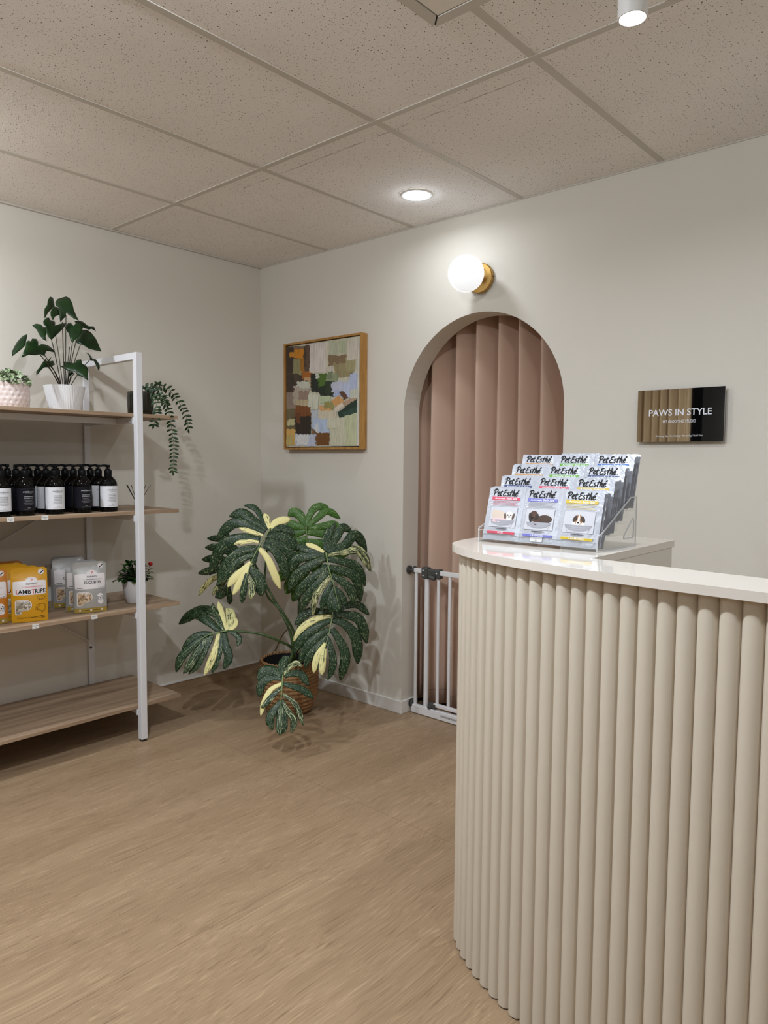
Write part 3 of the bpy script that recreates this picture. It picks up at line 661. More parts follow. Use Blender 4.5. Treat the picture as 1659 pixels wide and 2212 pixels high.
SCRIPT = [[(.04,0),(.08,.3),(.15,.72)],[(-.04,.52),(.06,.74),(.24,.8),(.36,.66),(.28,.46),(.1,.38)],
 [(.42,.25),(.54,.30),(.58,.42),(.49,.46),(.41,.28),(.44,.08),(.54,.05),(.62,.14)],[(.78,.72),(.7,.3),(.69,.08),(.76,.02),(.84,.1)],[(.62,.46),(.9,.54)],
 [(1.36,.70),(1.22,.74),(1.08,.62),(1.12,.46),(1.28,.44)],[(1.14,.44),(1.0,.26),(1.02,.06),(1.16,.02),(1.3,.10)],
 [(1.54,.42),(1.46,.46),(1.40,.34),(1.50,.2),(1.46,.04),(1.34,.04)],[(1.80,.76),(1.70,.34),(1.66,.06),(1.74,.02)],[(1.58,.46),(1.92,.56)],
 [(2.02,.86),(1.94,.4),(1.88,0)],[(1.9,.18),(2.0,.42),(2.08,.4),(2.06,.16),(2.08,.02),(2.16,.08)],
 [(2.22,.24),(2.34,.30),(2.38,.42),(2.29,.46),(2.21,.28),(2.24,.06),(2.34,.04),(2.44,.14)],[(2.36,.58),(2.48,.8)],[(2.54,.05),(2.56,.02)]]
def script_name(p, x0, y0, w, m):
    s = w/2.6
    for st in SCRIPT: p.line([(x0+a.x*s, y0+a.y*s*.74) for a in spline([(*q_,0) for q_ in st], 5)], .092*s, m, taper=True)
def make_sachet(kind, full, label, group):
    t = thing('bath_salt_sachet', label, 'sachet', group=group)
    q = MB(); nu, nv = 12, 18
    def side(sgn):
        def fn(u, v):
            x = SW*(2*u-1); z = SH*v
            return (x+.0006*math.sin(v*40)*(abs(2*u-1) > .99), sgn*(sbul(x,z))+(-.0002 if sgn < 0 else .0002), z)
        return fn
    q.grid(side(-1), nu, nv); q.grid(side(1), nu, nv)
    bm_ = q.build('pouch', M_foil, t, smooth=True)
    p = Print(sfront); c = 1
    mats = [M_ink, PM[kind], M_pw, M_grey, M_tink]
    if full: mats += [M_dA[kind], M_dB[kind], M_dC[kind], M_pink, M_pic]
    if kind != 'navy' or True:
        script_name(p, -.041, .1195, .080, 0)
        p.rect(-.043,.1085,.043,.1168,1,10,1)
        p.text('Aromatic Bath Salt', 0, .1104, .0074, 2, bold=.012, width=.068)
    if full:
        for k in range(4): p.rect(-.040+.002*(k%2),.1045-.0035*k,.040-.004*(k%3),.1052-.0035*k,4 if kind == 'lavender' else 1,8,1)
        p.rect(-.041,.035,.041,.0895,3,10,6); p.rect(-.0405,.0355,.0405,.089,9,10,6)
        # bath bowl with the dog in it
        if kind == 'rose':
            p.ell(-.014,.066,.020,.014,5); p.ell(-.026,.071,.009,.011,5); p.ell(.002,.062,.010,.012,5)
            p.ell(.02,.066,.0125,.012,6); p.ell(.008,.065,.0035,.009,7,rot=.2); p.ell(.032,.065,.0035,.009,7,rot=-.2)
            p.ell(.0155,.068,.0022,.0018,0); p.ell(.0245,.068,.0022,.0018,0); p.ell(.020,.0635,.0026,.002,0); p.ell(-.012,.0535,.026,.006,8)
        elif kind == 'lavender':
            p.ell(.016,.063,.021,.011,5); p.ell(-.004,.06,.012,.012,5); p.ell(-.017,.070,.013,.014,6); p.ell(-.026,.066,.005,.013,7,rot=.25); p.ell(-.008,.064,.005,.013,7,rot=-.25); p.ell(-.020,.0655,.0035,.0025,0); p.ell(-.006,.0535,.009,.007,6)
        else:
            p.ell(.0,.056,.017,.013,5); p.ell(0,.067,.0105,.013,6); p.ell(-.010,.070,.005,.009,7,rot=-.5); p.ell(.011,.069,.005,.009,7,rot=.5); p.ell(0,.067,.003,.013,5); p.ell(-.0005,.0595,.006,.0055,5); p.ell(-.0005,.0605,.0028,.0022,0); p.ell(-.005,.0675,.0014,.0014,0); p.ell(.005,.0675,.0014,.0014,0)
        p.ell(0,.0545,.036,.016,3,a0=math.pi,a1=2*math.pi)
        for k in range(3): p.ellline(0,.0545-.003*k,.036-.003*k,.0035+.002*k,.0007,4,a0=math.pi,a1=2*math.pi)
        p.line([(-.036,.0545),(-.027,.036)],.0007,4); p.line([(.036,.0545),(.027,.036)],.0007,4)
        p.rect(-.018,.0305,.018,.0318,0,4,1); p.rect(-.012,.0275,.013,.0288,4,4,1)
        p.rect(-.042,.017,.042,.0245,1,10,1); p.text({'rose':'ROSE','lavender':'LAVENDER','chamomile':'CHAMOMILE'}[kind], 0, .0185, .0072, 2, bold=.012)
        p.text('TOKYO - PARIS', 0, .0115, .0040, 4)
        if kind == 'lavender':
            p.rect(-.017,.0045,.017,.0165,2,4,2); p.text('Pet Esthe Bath Salt', 0, .0115, .0042, 0, width=.031); p.text('$15', 0, .0065, .0042, 0)
    p.build('printed_front', mats, t)
    return t
TILT = math.radians(15)
PROT = {}
GS = 'silver bath salt sachets in the acrylic stand'
def put_sachet(o, col, row, back, jx=0, jr=0, rise=0):
    cx = .062+col*((HW-.124)/2)+jx
    y = row*TD+.0100+.0095*back; z = .0055+row*RISE+rise
    o.location = place_local(cx, y, z)
    o.rotation_euler = Matrix.Rotation(hrot+jr,3,'Z').to_4x4().to_euler()
    m = Matrix.Rotation(hrot+jr,4,'Z') @ Matrix.Rotation(-TILT,4,'X') @ Matrix.Rotation(jr*.4,4,'Y')
    o.rotation_euler = m.to_euler()
KIND = [['rose','lavender','chamomile'],['navy','rose','chamomile'],['tan','green','navy'],['tan','green','blue']]
RN = ['front','second','third','top']; CN = ['left','middle','right']
CW = {'rose':'rose red','lavender':'lavender','chamomile':'yellow','navy':'navy','tan':'tan','green':'green','blue':'blue'}
rs = random.Random(3)
for row in range(4):
    for col in range(3):
        kd = KIND[row][col]; full = row == 0
        lab = {0: {0:'silver sachet with rose band and shih tzu picture, front tier of acrylic stand', 1:'silver sachet with lavender band, brown puppy picture and price sticker', 2:'crinkled silver sachet with yellow band and beagle picture, front tier of stand'}[col],
               }.get(row) if row == 0 else 'silver %s band sachet, foremost in %s slot of %s tier' % (CW[kd], CN[col], RN[row])
        key = (kd, full)
        if key not in PROT: o = PROT[key] = make_sachet(kd, full, lab, GS)
        else: o = copy_tree(PROT[key]); o['label'] = lab
        put_sachet(o, col, row, 0, rs.uniform(-.001,.001), rs.uniform(-.03,.03))
        nb = 3 if col == 2 else 2
        for bk in range(1, nb+1):
            key2 = (kd, False)
            if key2 not in PROT: o2 = PROT[key2] = make_sachet(kd, False, '', GS)
            else: o2 = copy_tree(PROT[key2])
            o2['label'] = 'silver %s band sachet, %s from front in %s slot of %s tier' % (CW[kd], ['','second','third','fourth'][bk], CN[col], RN[row])
            put_sachet(o2, col, row, bk, (.008 if bk == 1 and col == 1 and row == 0 else rs.uniform(-.002,.003)), rs.uniform(-.01,.01), rs.uniform(-.002,.004))
# ------------------------------------------------------------------ shelving unit
M_oak = make_wood('grey_oak_laminate', (lin((128,106,86)), lin((160,136,112)), lin((186,162,136))), 24, .05, 'y', .5)
YR, YL = -.868, -2.75; BX0, BX1 = .018, .472; BT = .016
TOPS = [.165, .611, 1.051, 1.486]
SF = thing('shelving_unit', 'white metal framed rack with four grey oak shelves against the left wall', 'shelf', (.26,-1.8,0))
so = (.26,-1.8,0)
for z in TOPS:
    q = MB(so); q.box((BX0,YL,z-BT),(BX1,YR,z)); q.build('shelf_board', M_oak, SF, bev=.001)
FX0, FX1 = .474, .504
for yc in (-1.08,-2.54):
    q = MB(so); q.box((FX0,yc-.015,.010),(FX1,yc+.015,1.752)); q.build('post', M_metalw, SF, bev=.002)
    q = MB(so); q.box((.004,yc-.015,.010),(.016,yc+.015,1.752)); q.build('post', M_metalw, SF, bev=.002)
    q = MB(so); q.box((.016,yc-.0149,1.722),(FX0,yc+.0149,1.752)); q.build('top_crossbar', M_metalw, SF, bev=.0015)
    for x0, x1 in ((FX0+.003,FX1-.003),(.0045,.0155)):
        q = MB(so); q.box((x0,yc-.012,0),(x1,yc+.012,.0105)); q.build('foot', M_black, SF, bev=.002)
    for z in TOPS:
        q = MB(so); q.box((.016,yc-.012,z-BT-.028),(FX0+.0005,yc+.012,z-BT-.0005)); q.build('side_rail', M_metalw, SF, bev=.0015)
        q = MB(so); q.box((FX0-.012,yc-.018,z-BT-.03),(FX0,yc-.0125,z-BT-.002)); q.build('bracket', M_metalw, SF)
for z in (TOPS[3],):
    q = MB(so); q.box((.29,-2.528,z-BT-.028),(.32,-1.092,z-BT-.0008)); q.build('long_rail', M_metalw, SF, bev=.0015)
q = MB(so)
a = P(210,1394,0,.019); b_ = P(129,1352,0,.019); d = (b_-a).normalized(); q.bar(a, a+d*1.35, .003,.016,up=(1,0,0))
q.build('brace', M_metalw, SF)
q = MB(so); a = P(0,1170,0,.024); b_ = P(63,1132,0,.024); d = (b_-a).normalized(); q.bar(a-d*.72, b_+d*.40, .003,.016,up=(1,0,0)); q.build('brace', M_metalw, SF)
q = MB(so); q.lathe([(.0001,.003),(.006,.003),(.007,0)], c=(.0165,-1.085,P(217,1395,0,.02).z), n=12, axis='x'); q.build('bolt', M_gdark, SF)
# price tags on the shelf edges
M_tag = mat('white_tag_card', (232,232,230), .5, srgb=True)
def price_tag(px, py, zt, lines, label):
    y = P(px, py, 0, BX1).y; zc = zt-BT/2-.0005
    t = thing('price_tag', label, 'price tag', (BX1, y, zc), group='white price tags on the shelf edges')
    q = MB(); q.box((.0003,-.0135,-.009),(.0012,.0135,.009)); q.build('card', M_tag, t)
    p = Print(lambda a, b__, l: Vector((.0012+l, a, b__)))
    p.text(lines[0], 0, .0010, .0058, 0, bold=.012, width=.022); p.text(lines[1], 0, -.0055, .0050, 0, bold=.012)
    p.build('lettering', M_ink, t)
price_tag(23,1125,TOPS[2],('S&B Conditioner','$27'),'small white price tag on bottle shelf edge, nearer the photo edge')
price_tag(97,1121,TOPS[2],('S&B Shampoo','$27'),'small white price tag on bottle shelf edge below a white labelled bottle')
price_tag(77,1355,TOPS[1],('Lamb Tripe','$17'),'small white price tag below the yellow treat pouch')
price_tag(204,1334,TOPS[1],('Duck Bites','$15'),'small white price tag below the silver treat pouch')
# ------------------------------------------------------------------ pump bottles
M_bot = mat('black_amber_glass', (.003,.0025,.002), .05, spec=.14); M_pump = mat('black_pump_plastic', (.004,.004,.005), .3, spec=.12)
M_lw = mat('white_paper_label', (222,223,228), .5, srgb=True); M_lb = mat('black_paper_label', (14,14,22), .5, spec=.2, srgb=True); M_ltx = mat('label_grey_text', (90,92,98), .5, srgb=True); M_ltw = mat('label_pale_text', (200,200,206), .5, srgb=True)
BR = .0385
def lab_fn(x, y, l): a = x/BR; return Vector(((BR+.0004+l)*math.cos(a), (BR+.0004+l)*math.sin(a), y))
def make_bottle(white, l1, l2):
    t = thing('pump_bottle', '', 'bottle')
    q = MB(); q.lathe([(.0005,.001),(.034,.001),(.0375,.004),(BR,.010),(BR,.118),(.0365,.130),(.030,.142),(.021,.152),(.0155,.158),(.0145,.163),(.0145,.166),(.0005,.166)], n=36); q.build('body', M_bot, t, smooth=True, angle=50)
    q = MB(); q.lathe([(.0005,.161),(.0165,.161),(.0165,.181),(.0155,.183),(.011,.183),(.011,.190),(.0045,.190),(.0045,.197),(.0005,.197)], n=24); q.build('collar', M_pump, t, smooth=True, angle=40)
    q = MB(); q.lathe([(.0005,.195),(.0085,.195),(.0095,.203),(.0085,.2065),(.0005,.2065)], n=20)
    q.tube([(0,0,.2015),(0,-.016,.2035),(0,-.034,.2015),(0,-.043,.196)], [.0055,.005,.0042,.003], 8); q.build('pump_head', M_pump, t, smooth=True, angle=50)
    q = MB(); q.grid(lambda u, v: lab_fn((-.5+u)*BR*3.05, .022+v*.092, 0), 28, 1); lb = q.build('label', M_lw if white else M_lb, t, smooth=True)
    p = Print(lab_fn); c = 0
    p.text('smith&burton', 0, .0945, .0092, c, bold=.004, width=.042); p.rect(-.013,.0905,.013,.0912,1)
    p.text(l1, 0, .0765, .0052, c, bold=.012, width=.033); p.text(l2, 0, .0700, .0052, c, bold=.012, width=.034)
    for k, w in enumerate((.034,.027,.031)): p.rect(-w/2,.0645-.0035*k,w/2,.0654-.0035*k,1)
    for k, w in enumerate((.040,.037,.028)): p.rect(-w/2,.0525-.0035*k,w/2,.0533-.0035*k,1)
    p.text('500ML', 0, .0315, .0040, c); p.rect(-.019,.0275,.019,.0281,1)
    p.build('lettering', [M_ltx if white else M_ltw, M_ltx if white else M_tink], lb)
    return t
cols_ = [(234,True,'SOOTHING','CONDITIONER','white label soothing conditioner'), (178,False,'SOOTHING','SHAMPOO','black label soothing shampoo'), (118,True,'NOURISHING','CONDITIONER','white label nourishing conditioner'), (53,False,'NOURISHING','SHAMPOO','black label nourishing shampoo'), (2,True,'SENSITIVE','CONDITIONER','white label sensitive conditioner')]
ord_ = ['foremost', 'second', 'third', 'rearmost']
place_ = ['in file beside the reed diffuser', 'in second file from diffuser', 'in middle file', 'in fourth file from diffuser', 'in file at photo edge']
rb = random.Random(5)
for ci, (px, wh, l1, l2, nm) in enumerate(cols_):
    y0 = P(px, 1090, 0, .415).y; proto = None
    for rw in range(4):
        o = make_bottle(wh, l1, l2) if proto is None else copy_tree(proto)
        proto = proto or o
        o['label'] = 'black pump bottle, %s, %s %s' % (nm, ord_[rw], place_[ci]); o['group'] = 'pump bottles on the third shelf'
        o.location = (.415-.0815*rw, y0+rb.uniform(-.003,.003), TOPS[2]); o.rotation_euler = (0,0,rb.uniform(-.06,.03))
        # pump heads point different ways
        for ch in o.children:
            if ch.name.startswith('pump_head'): ch.rotation_euler = (0,0,rb.choice([-.15,.1,.0,3.0,-.3]))
# ------------------------------------------------------------------ treat pouches
M_pyel = mat('yellow_pouch_film', (206,150,22), .33, srgb=True, bump=(24,.25)); M_psil = mat('silver_pouch_film', (172,172,170), .3, metal=.3, srgb=True, bump=(24,.25)); M_por = mat('orange_pouch_film', (190,118,34), .34, srgb=True, bump=(24,.25))
M_red = mat('red_ink', (200,60,54), .45, srgb=True); M_brn = mat('brown_ink', (84,50,14), .5, srgb=True); M_gold = mat('gold_band', (168,142,62), .4, metal=.2, srgb=True)
M_pwhite = mat('pouch_white_panel', (226,220,220), .35, srgb=True)
def make_chunks(name, c0, c1, c2):
    m = mat(name, c1, .6); t = NT(m); tc = t.n('ShaderNodeTexCoord'); v = t.n('ShaderNodeTexVoronoi', Scale=95.0); t.l(tc.outputs['Object'], v.inputs['Vector'])
    s = t.n('ShaderNodeSeparateColor'); t.l(v.outputs['Color'], s.inputs[0]); r = ramp(t, [(.1,c0),(.5,c1),(.9,c2)]); t.l(s.outputs[0], r.inputs['Fac']); t.l(r.outputs[0], t.b.inputs['Base Color'])
    bp = t.n('ShaderNodeBump', Strength=.8, Distance=.004); t.l(v.outputs['Distance'], bp.inputs['Height']); t.l(bp.outputs[0], t.b.inputs['Normal']); bp.invert = True
    return m
M_ctripe = make_chunks('dried_tripe_pieces', lin((120,108,90)), lin((160,150,132)), lin((196,188,172))); M_cduck = make_chunks('dried_duck_pieces', lin((130,100,72)), lin((182,152,118)), lin((214,190,156)))
PWd, PHt = .068, .222
def pdep(x, z):
    u = max(-1,min(1,x/PWd)); v = max(0,min(1,z/PHt))
    base = .026*(1-v)**.8*(1-abs(u)**3*.55); belly = .016*max(0,math.sin(math.pi*min(1,v/.8)))*(1-abs(u)**2.2)
    return max(base*.8, .0012)*(1 if v < .82 else max(0,1-(v-.82)/.1))+belly*(1 if v < .8 else 0)+.0008
def pfront(x, z, l): return Vector((pdep(x,z)+l+.0006, x, z))
PSH = [(0,.02),(0,.88),(.04,.97),(.14,1.0),(.55,1.0),(.75,.97),(.91,.87),(.99,.70),(.98,.5),(.88,.34),(.70,.25),(.42,.22),(.39,.10),(.30,.0),(.16,-.03),(.05,-.02)]
def make_pouch(kind):
    film = {'lamb': M_pyel, 'duck': M_psil, 'mixed': M_por}[kind]
    t = thing('treat_pouch', '', 'pouch')
    q = MB(); 
    def rc(x, z): # rounded top corners
        c = .012
        if z > PHt-c:
            dz = z-(PHt-c); lim = PWd-c+math.sqrt(max(0,c*c-dz*dz)); return max(-lim,min(lim,x))
        return x
    q.grid(lambda u, v: (pdep(rc(PWd*(2*u-1),PHt*v),PHt*v), rc(PWd*(2*u-1),PHt*v), PHt*v), 16, 26); q.grid(lambda u, v: (-pdep(rc(PWd*(2*u-1),PHt*v),PHt*v)*.7, rc(PWd*(2*u-1),PHt*v), PHt*v), 16, 26)
    n_ = 16
    a = [q.av((pdep(PWd*(2*k/n_-1),0),PWd*(2*k/n_-1),.0002)) for k in range(n_+1)]; c = [q.av((-.7*pdep(PWd*(2*k/n_-1),0),PWd*(2*k/n_-1),.0002)) for k in range(n_+1)]
    for k in range(n_): q.af((a[k],a[k+1],c[k+1],c[k]))
    q.build('bag', film, t, smooth=True, angle=60)
    chunk = {'lamb': M_ctripe, 'duck': M_cduck, 'mixed': M_cduck}[kind]; ink2 = M_brn if kind != 'duck' else M_ink
    mats = [M_ink, M_red, M_pwhite, chunk, ink2, M_gold, M_grey]
    p = Print(pfront)
    zt, zb = (.168,.112) if kind == 'lamb' else (.170,.105)
    p.rrect(-.062,zb,.062,zt,.006,2,6); p.ell(.008,zt,.022,.016,2)
    p.text('P', .008, zt-.003, .018, 1, bold=.02, shear=.2); p.text('POPAWZ', .008, zt-.016, .0105, 0, bold=.014, shear=.15, width=.045)
    p.ellline(.045,.203,.011,.011,.0014,2); p.ell(.045,.203,.010,.010,2); p.line([(.040,.195),(.054,.207)],.0038,0)
    pill = [(-.025+.06*k,zt-.0265) for k in (0,1)]
    p.ellline(.01,zt-.0245,.040,.0040,.0007,1 if kind == 'lamb' else 6); p.rect(-.018,zt-.0255,.038,zt-.0238,1 if kind == 'lamb' else 0,6,1)
    if kind == 'lamb':
        v1 = .126
        p.text('L', -.047, v1-.009, .0235, 1, bold=.022); p.text('AMB', -.020, v1-.009, .0235, 0, bold=.022); p.text('T', .0125, v1-.009, .0235, 1, bold=.022); p.text('RIPE', .039, v1-.009, .0235, 0, bold=.022)
    elif kind == 'duck':
        p.text('DUCK BITES', .008, .1275, .0155, 0, bold=.024, width=.068); p.rect(-.055,.109,-.032,.111,0,3,1)
    else:
        p.text('BEEF', .0, .126, .022, 0, bold=.02)
    ix, iy = (.040,.098) if kind == 'lamb' else (.045,.114)
    p.ellline(ix,iy,.016,.0075,.0008,ink2 is M_brn and 4 or 6); p.rect(ix-.007,iy-.005,ix-.002,iy-.0035,0,2,1); p.rect(ix+.003,iy-.005,ix+.008,iy-.0035,0,2,1)
    wx, wz, ws = -.053, .036, .056
    p.poly([(wx-.003+a_*(ws+.006), wz-.003+b__*(ws+.004)) for a_, b__ in PSH], 2, 5); p.poly([(wx+a_*ws, wz+b__*(ws-.002)) for a_, b__ in PSH], 3, 5)
    if kind == 'lamb':
        rgh = [(.022,.060),(.024,.068),(.031,.072),(.038,.071),(.046,.073),(.054,.070),(.057,.062),(.057,.052),(.054,.044),(.047,.042),(.040,.043),(.034,.047),(.032,.053),(.026,.050),(.020,.052),(.018,.047)]
        p.line(rgh, .0012, 4, closed=True); p.line([(.026,.058),(.026,.048),(.030,.046)],.0011,4); p.line([(.042,.043),(.042,.033)],.0011,4); p.line([(.046,.042),(.045,.034)],.0011,4); p.line([(.052,.043),(.051,.036)],.0011,4); p.line([(.022,.062),(.032,.060),(.036,.066)],.001,4)
        for x in (-.046,-.006,.032): p.ellline(x,.0185,.0035,.0035,.0007,4,12)
        p.rect(-.040,.0175,-.013,.0195,4,4,1); p.rect(0,.0175,.026,.0195,4,4,1); p.rect(.036,.021,.052,.023,4,3,1); p.rect(.040,.014,.055,.016,4,3,1)
    else:
        p.rect(-.0675,.0015,.0675,.022,5,16,4)
        for x in (-.045,0,.045): p.ell(x,.012,.0042,.0042,2,12)
        p.rect(-.040,.0112,-.006,.0128,4,4,1); p.rect(.006,.0112,.040,.0128,4,4,1)
        p.ell(.038,.066,.0145,.018,2); p.ell(.027,.060,.005,.013,6); p.ell(.050,.060,.005,.012,6); p.ell(.040,.048,.013,.012,2); p.ell(.033,.070,.002,.0024,0); p.ell(.044,.071,.002,.0024,0); p.ell(.039,.063,.0036,.003,0); p.ellline(.039,.058,.004,.003,.0012,0,12,math.pi,2*math.pi)
    p.build('printed_front', mats, t)
    return t
def put(o, x, y, z, rz, lean, label, group):
    o.location = (x,y,z); o.matrix_world = Matrix.Translation((x,y,z)) @ Matrix.Rotation(rz,4,'Z') @ Matrix.Rotation(lean,4,'Y')
    o['label'] = label; o['group'] = group
Z3 = TOPS[1]+.0009
GP = 'treat pouches on the second shelf'
lamb = make_pouch('lamb'); ly = P(66,1335,0,.40)
put(lamb, .395, P(66,1330,0,.40).y, Z3, -.30, -.02, 'yellow lamb tripe pouch, foremost of its row on the second shelf', GP)
for k in range(1,4):
    o = copy_tree(lamb); put(o, .395-.062*k, P(66,1330,0,.40).y-.012*k+(.012 if k == 3 else 0), Z3, -.22, -.02, 'yellow lamb tripe pouch, %s behind the foremost one' % ['','first','second','third'][k], GP)
mx_ = make_pouch('mixed'); put(mx_, .345, P(-22,1345,0,.345).y, Z3, -.2, -.02, 'orange treat pouch cut by the photo edge beside the lamb tripe row', GP)
o = copy_tree(mx_); put(o, .14, P(12,1300,0,.14).y, Z3, -.2, -.02, 'orange treat pouch standing at the back by the wall', GP)
duck = make_pouch('duck'); put(duck, .40, P(195,1318,0,.40).y, Z3, -.30, -.02, 'silver duck bites pouch, foremost right one with dog picture', GP)
o = copy_tree(duck); put(o, .335, P(195,1318,0,.40).y-.004, Z3, -.28, -.02, 'silver duck bites pouch close behind the foremost silver one', GP)
o = copy_tree(duck); put(o, .215, P(150,1310,0,.215).y, Z3, -.25, -.02, 'silver duck bites pouch half hidden at the rear left', GP)
o = copy_tree(duck); put(o, .150, P(146,1310,0,.150).y, Z3, -.25, -.02, 'silver duck bites pouch rearmost against the wall', GP)
# ------------------------------------------------------------------ reed diffuser
def make_glass():
    m = mat('clear_glass', (1,1,1), .02); NT(m).b.inputs['Transmission Weight'].default_value = 1; NT(m).b.inputs['IOR'].default_value = 1.3; return m
dp = P(298,1098,0,.33); DI = thing('reed_diffuser', 'small clear glass reed diffuser with black reeds behind the white post', 'diffuser', (dp.x,dp.y,TOPS[2]))
q = MB(); q.lathe([(.0005,.001),(.019,.001),(.020,.003),(.020,.034),(.013,.038),(.010,.039),(.010,.047),(.0085,.047),(.0085,.038),(.018,.032),(.018,.005),(.0005,.004)], n=28); q.build('jar', M_acl, DI, smooth=True, angle=50)
for dx, dy in ((.012,-.062),(.0,-.052),(-.01,-.046),(.015,-.040),(.01,.062),(-.012,.05)):
    q = MB(); q.tube([(-dx*.15,-dy*.15,.006),(dx*.35,dy*.35,.05),(dx,dy,.112)], .0014, 6); q.build('reed', M_black, DI)
# ------------------------------------------------------------------ plants
M_stem = mat('plant_stem', (70,84,40), .5, srgb=True); M_stemd = mat('dark_stem', (46,44,26), .5, srgb=True); M_soil = mat('potting_soil', (.012,.009,.007), .95, bump=(90,.6))
def leafmat(name, a, b_, rough=.35, scale=14):
    m = mat(name, a, rough, spec=.28); t = NT(m); tc = t.n('ShaderNodeTexCoord'); nz = t.n('ShaderNodeTexNoise', Scale=float(scale), Detail=3.0); t.l(tc.outputs['Object'], nz.inputs['Vector'])
    r = ramp(t, [(.3,a),(.7,b_)]); t.l(nz.outputs['Fac'], r.inputs['Fac']); t.l(r.outputs[0], t.b.inputs['Base Color'])
    return m
def outline_leaf(poly3, nrm, dome, mb, m=0):
    """a leaf from its outline: rings shrinking to a raised centre rib, real thickness from a solidify"""
    c = sum(poly3, Vector())/len(poly3); n_ = len(poly3); rings = []
    for k, s in enumerate((1.0,.7,.4)):
        rings.append([mb.av(c+(p-c)*s+nrm*dome*(1-s*s)) for p in poly3])
    ci = mb.av(c+nrm*dome)
    for k in range(2):
        for j in range(n_): mb.af((rings[k][j],rings[k][(j+1)%n_],rings[k+1][(j+1)%n_],rings[k+1][j]), m)
    for j in range(n_): mb.af((rings[2][j],rings[2][(j+1)%n_],ci), m)
# --- dark green plant in the ribbed pot
Z1 = TOPS[3]
ax = .26; ab = P(140.5,888,0,ax); AY = ab.y
d_ = (ab-CAM).dot(CF)
def apx(u, v, x): return P(u/6.9125, 620+v/6.9125, 0, x)
AN = thing('leafy_pot_plant', 'tall dark green heart leaved plant in white ribbed pot on the top shelf', 'plant', (ax,AY,Z1))
ao = (ax,AY,Z1)
M_pot1 = mat('white_ceramic', (222,222,224), .3, srgb=True)
rt = 41.5*d_/F; rbm = 31*d_/F; hp = 56*d_/F
q = MB(); NR = 64
prof = [(rbm*.9,.001),(rbm,.004),(rt,hp),(rt*.96,hp+.001),(rt*.93,hp-.003),(rt*.9,hp-.03)]
rings = []
for ri, (r, z) in enumerate(prof):
    rings.append([q.av(((r+(.0012*(k%2) if 0 < ri < 3 else 0))*math.cos(math.pi*k/NR),(r+(.0012*(k%2) if 0 < ri < 3 else 0))*math.sin(math.pi*k/NR),z)) for k in range(2*NR)])
for k in range(len(rings)-1):
    for j in range(2*NR): q.af((rings[k][j],rings[k][(j+1)%(2*NR)],rings[k+1][(j+1)%(2*NR)],rings[k+1][j]))
q.af(rings[0]); q.build('pot', M_pot1, AN)
q = MB(); q.lathe([(.0005,hp-.012),(rt*.92,hp-.014)], n=28); q.build('soil', M_soil, AN)
M_lf1 = leafmat('dark_leaf', lin((14,34,12)), lin((26,54,20)), .36, 22)
AL = [[(745,145),(790,160),(808,230),(815,290),(770,330),(720,380),(690,430),(668,470),(658,380),(668,320),(705,270),(712,200)],
[(825,230),(860,180),(930,160),(990,143),(1040,170),(1080,240),(1100,330),(1140,430),(1180,505),(1100,470),(1020,410),(990,380),(980,440),(900,525),(885,420),(870,300),(835,280)],
[(800,290),(860,300),(885,370),(880,420),(820,440),(790,500),(755,430),(752,370)],
[(480,575),(540,548),(610,560),(650,600),(690,600),(700,660),(680,740),(695,810),(640,780),(590,720),(550,640)],
[(690,460),(730,455),(735,490),(770,500),(820,520),(830,620),(880,570),(930,540),(1000,545),(940,620),(880,680),(820,740),(770,790),(720,740),(690,680),(690,590),(650,560),(645,510)],
[(410,705),(395,790),(380,870),(320,930),(240,990),(180,1035),(178,970),(220,880),(250,830),(310,760),(350,725)],
[(480,770),(540,775),(570,820),(570,880),(620,850),(680,860),(730,880),(790,930),(825,980),(740,960),(690,960),(660,1030),(600,1000),(530,1020),(430,1010),(320,1055),(345,980),(380,900),(390,830),(420,800),(460,810)],
[(970,600),(1020,540),(1060,540),(1100,580),(1130,540),(1180,520),(1240,590),(1220,680),(1160,760),(1110,800),(1080,840),(1050,780),(1030,700),(1000,660)],
[(1110,515),(1180,505),(1240,520),(1300,570),(1350,600),(1400,590),(1430,660),(1390,610),(1330,640),(1280,620),(1220,600)],
[(1230,640),(1300,640),(1360,680),(1430,770),(1460,830),(1515,965),(1420,945),(1320,920),(1250,870),(1180,850),(1120,820),(1170,740)],
[(1285,975),(1330,1000),(1365,1070),(1430,1080),(1480,1150),(1490,1200),(1475,1255),(1450,1160),(1410,1100),(1350,1100),(1340,1040)],
[(940,1110),(1030,1125),(1110,1140),(1150,1090),(1210,1080),(1230,1150),(1290,1180),(1320,1240),(1310,1330),(1315,1400),(1250,1350),(1170,1320),(1110,1260),(1030,1260),(960,1220),(890,1180),(960,1170)],
[(545,1320),(540,1260),(590,1200),(640,1120),(680,1070),(700,1110),(770,1040),(740,1110),(790,1100),(820,1160),(760,1190),(700,1200),(660,1200),(600,1250)],
[(1020,1290),(1080,1260),(1100,1290),(1020,1350)]]
AXS = [.22,.30,.34,.20,.31,.18,.33,.34,.24,.29,.30,.33,.30,.28]
lr = random.Random(2)
for k, pl in enumerate(AL):
    c = (sum(p[0] for p in pl)/len(pl), sum(p[1] for p in pl)/len(pl))
    pts = []
    for u, v in pl: pts.append(apx(u, v, AXS[k]+.00016*((u-c[0])*(1 if k%2 else -1))+.00022*(v-c[1])))
    nn = (CAM-pts[0]).normalized()
    q = MB(ao); outline_leaf(pts, nn, .006, q); q.build('leaf', M_lf1, AN, smooth=True, solid=.0012)
base = (ax,AY,Z1+hp-.014)
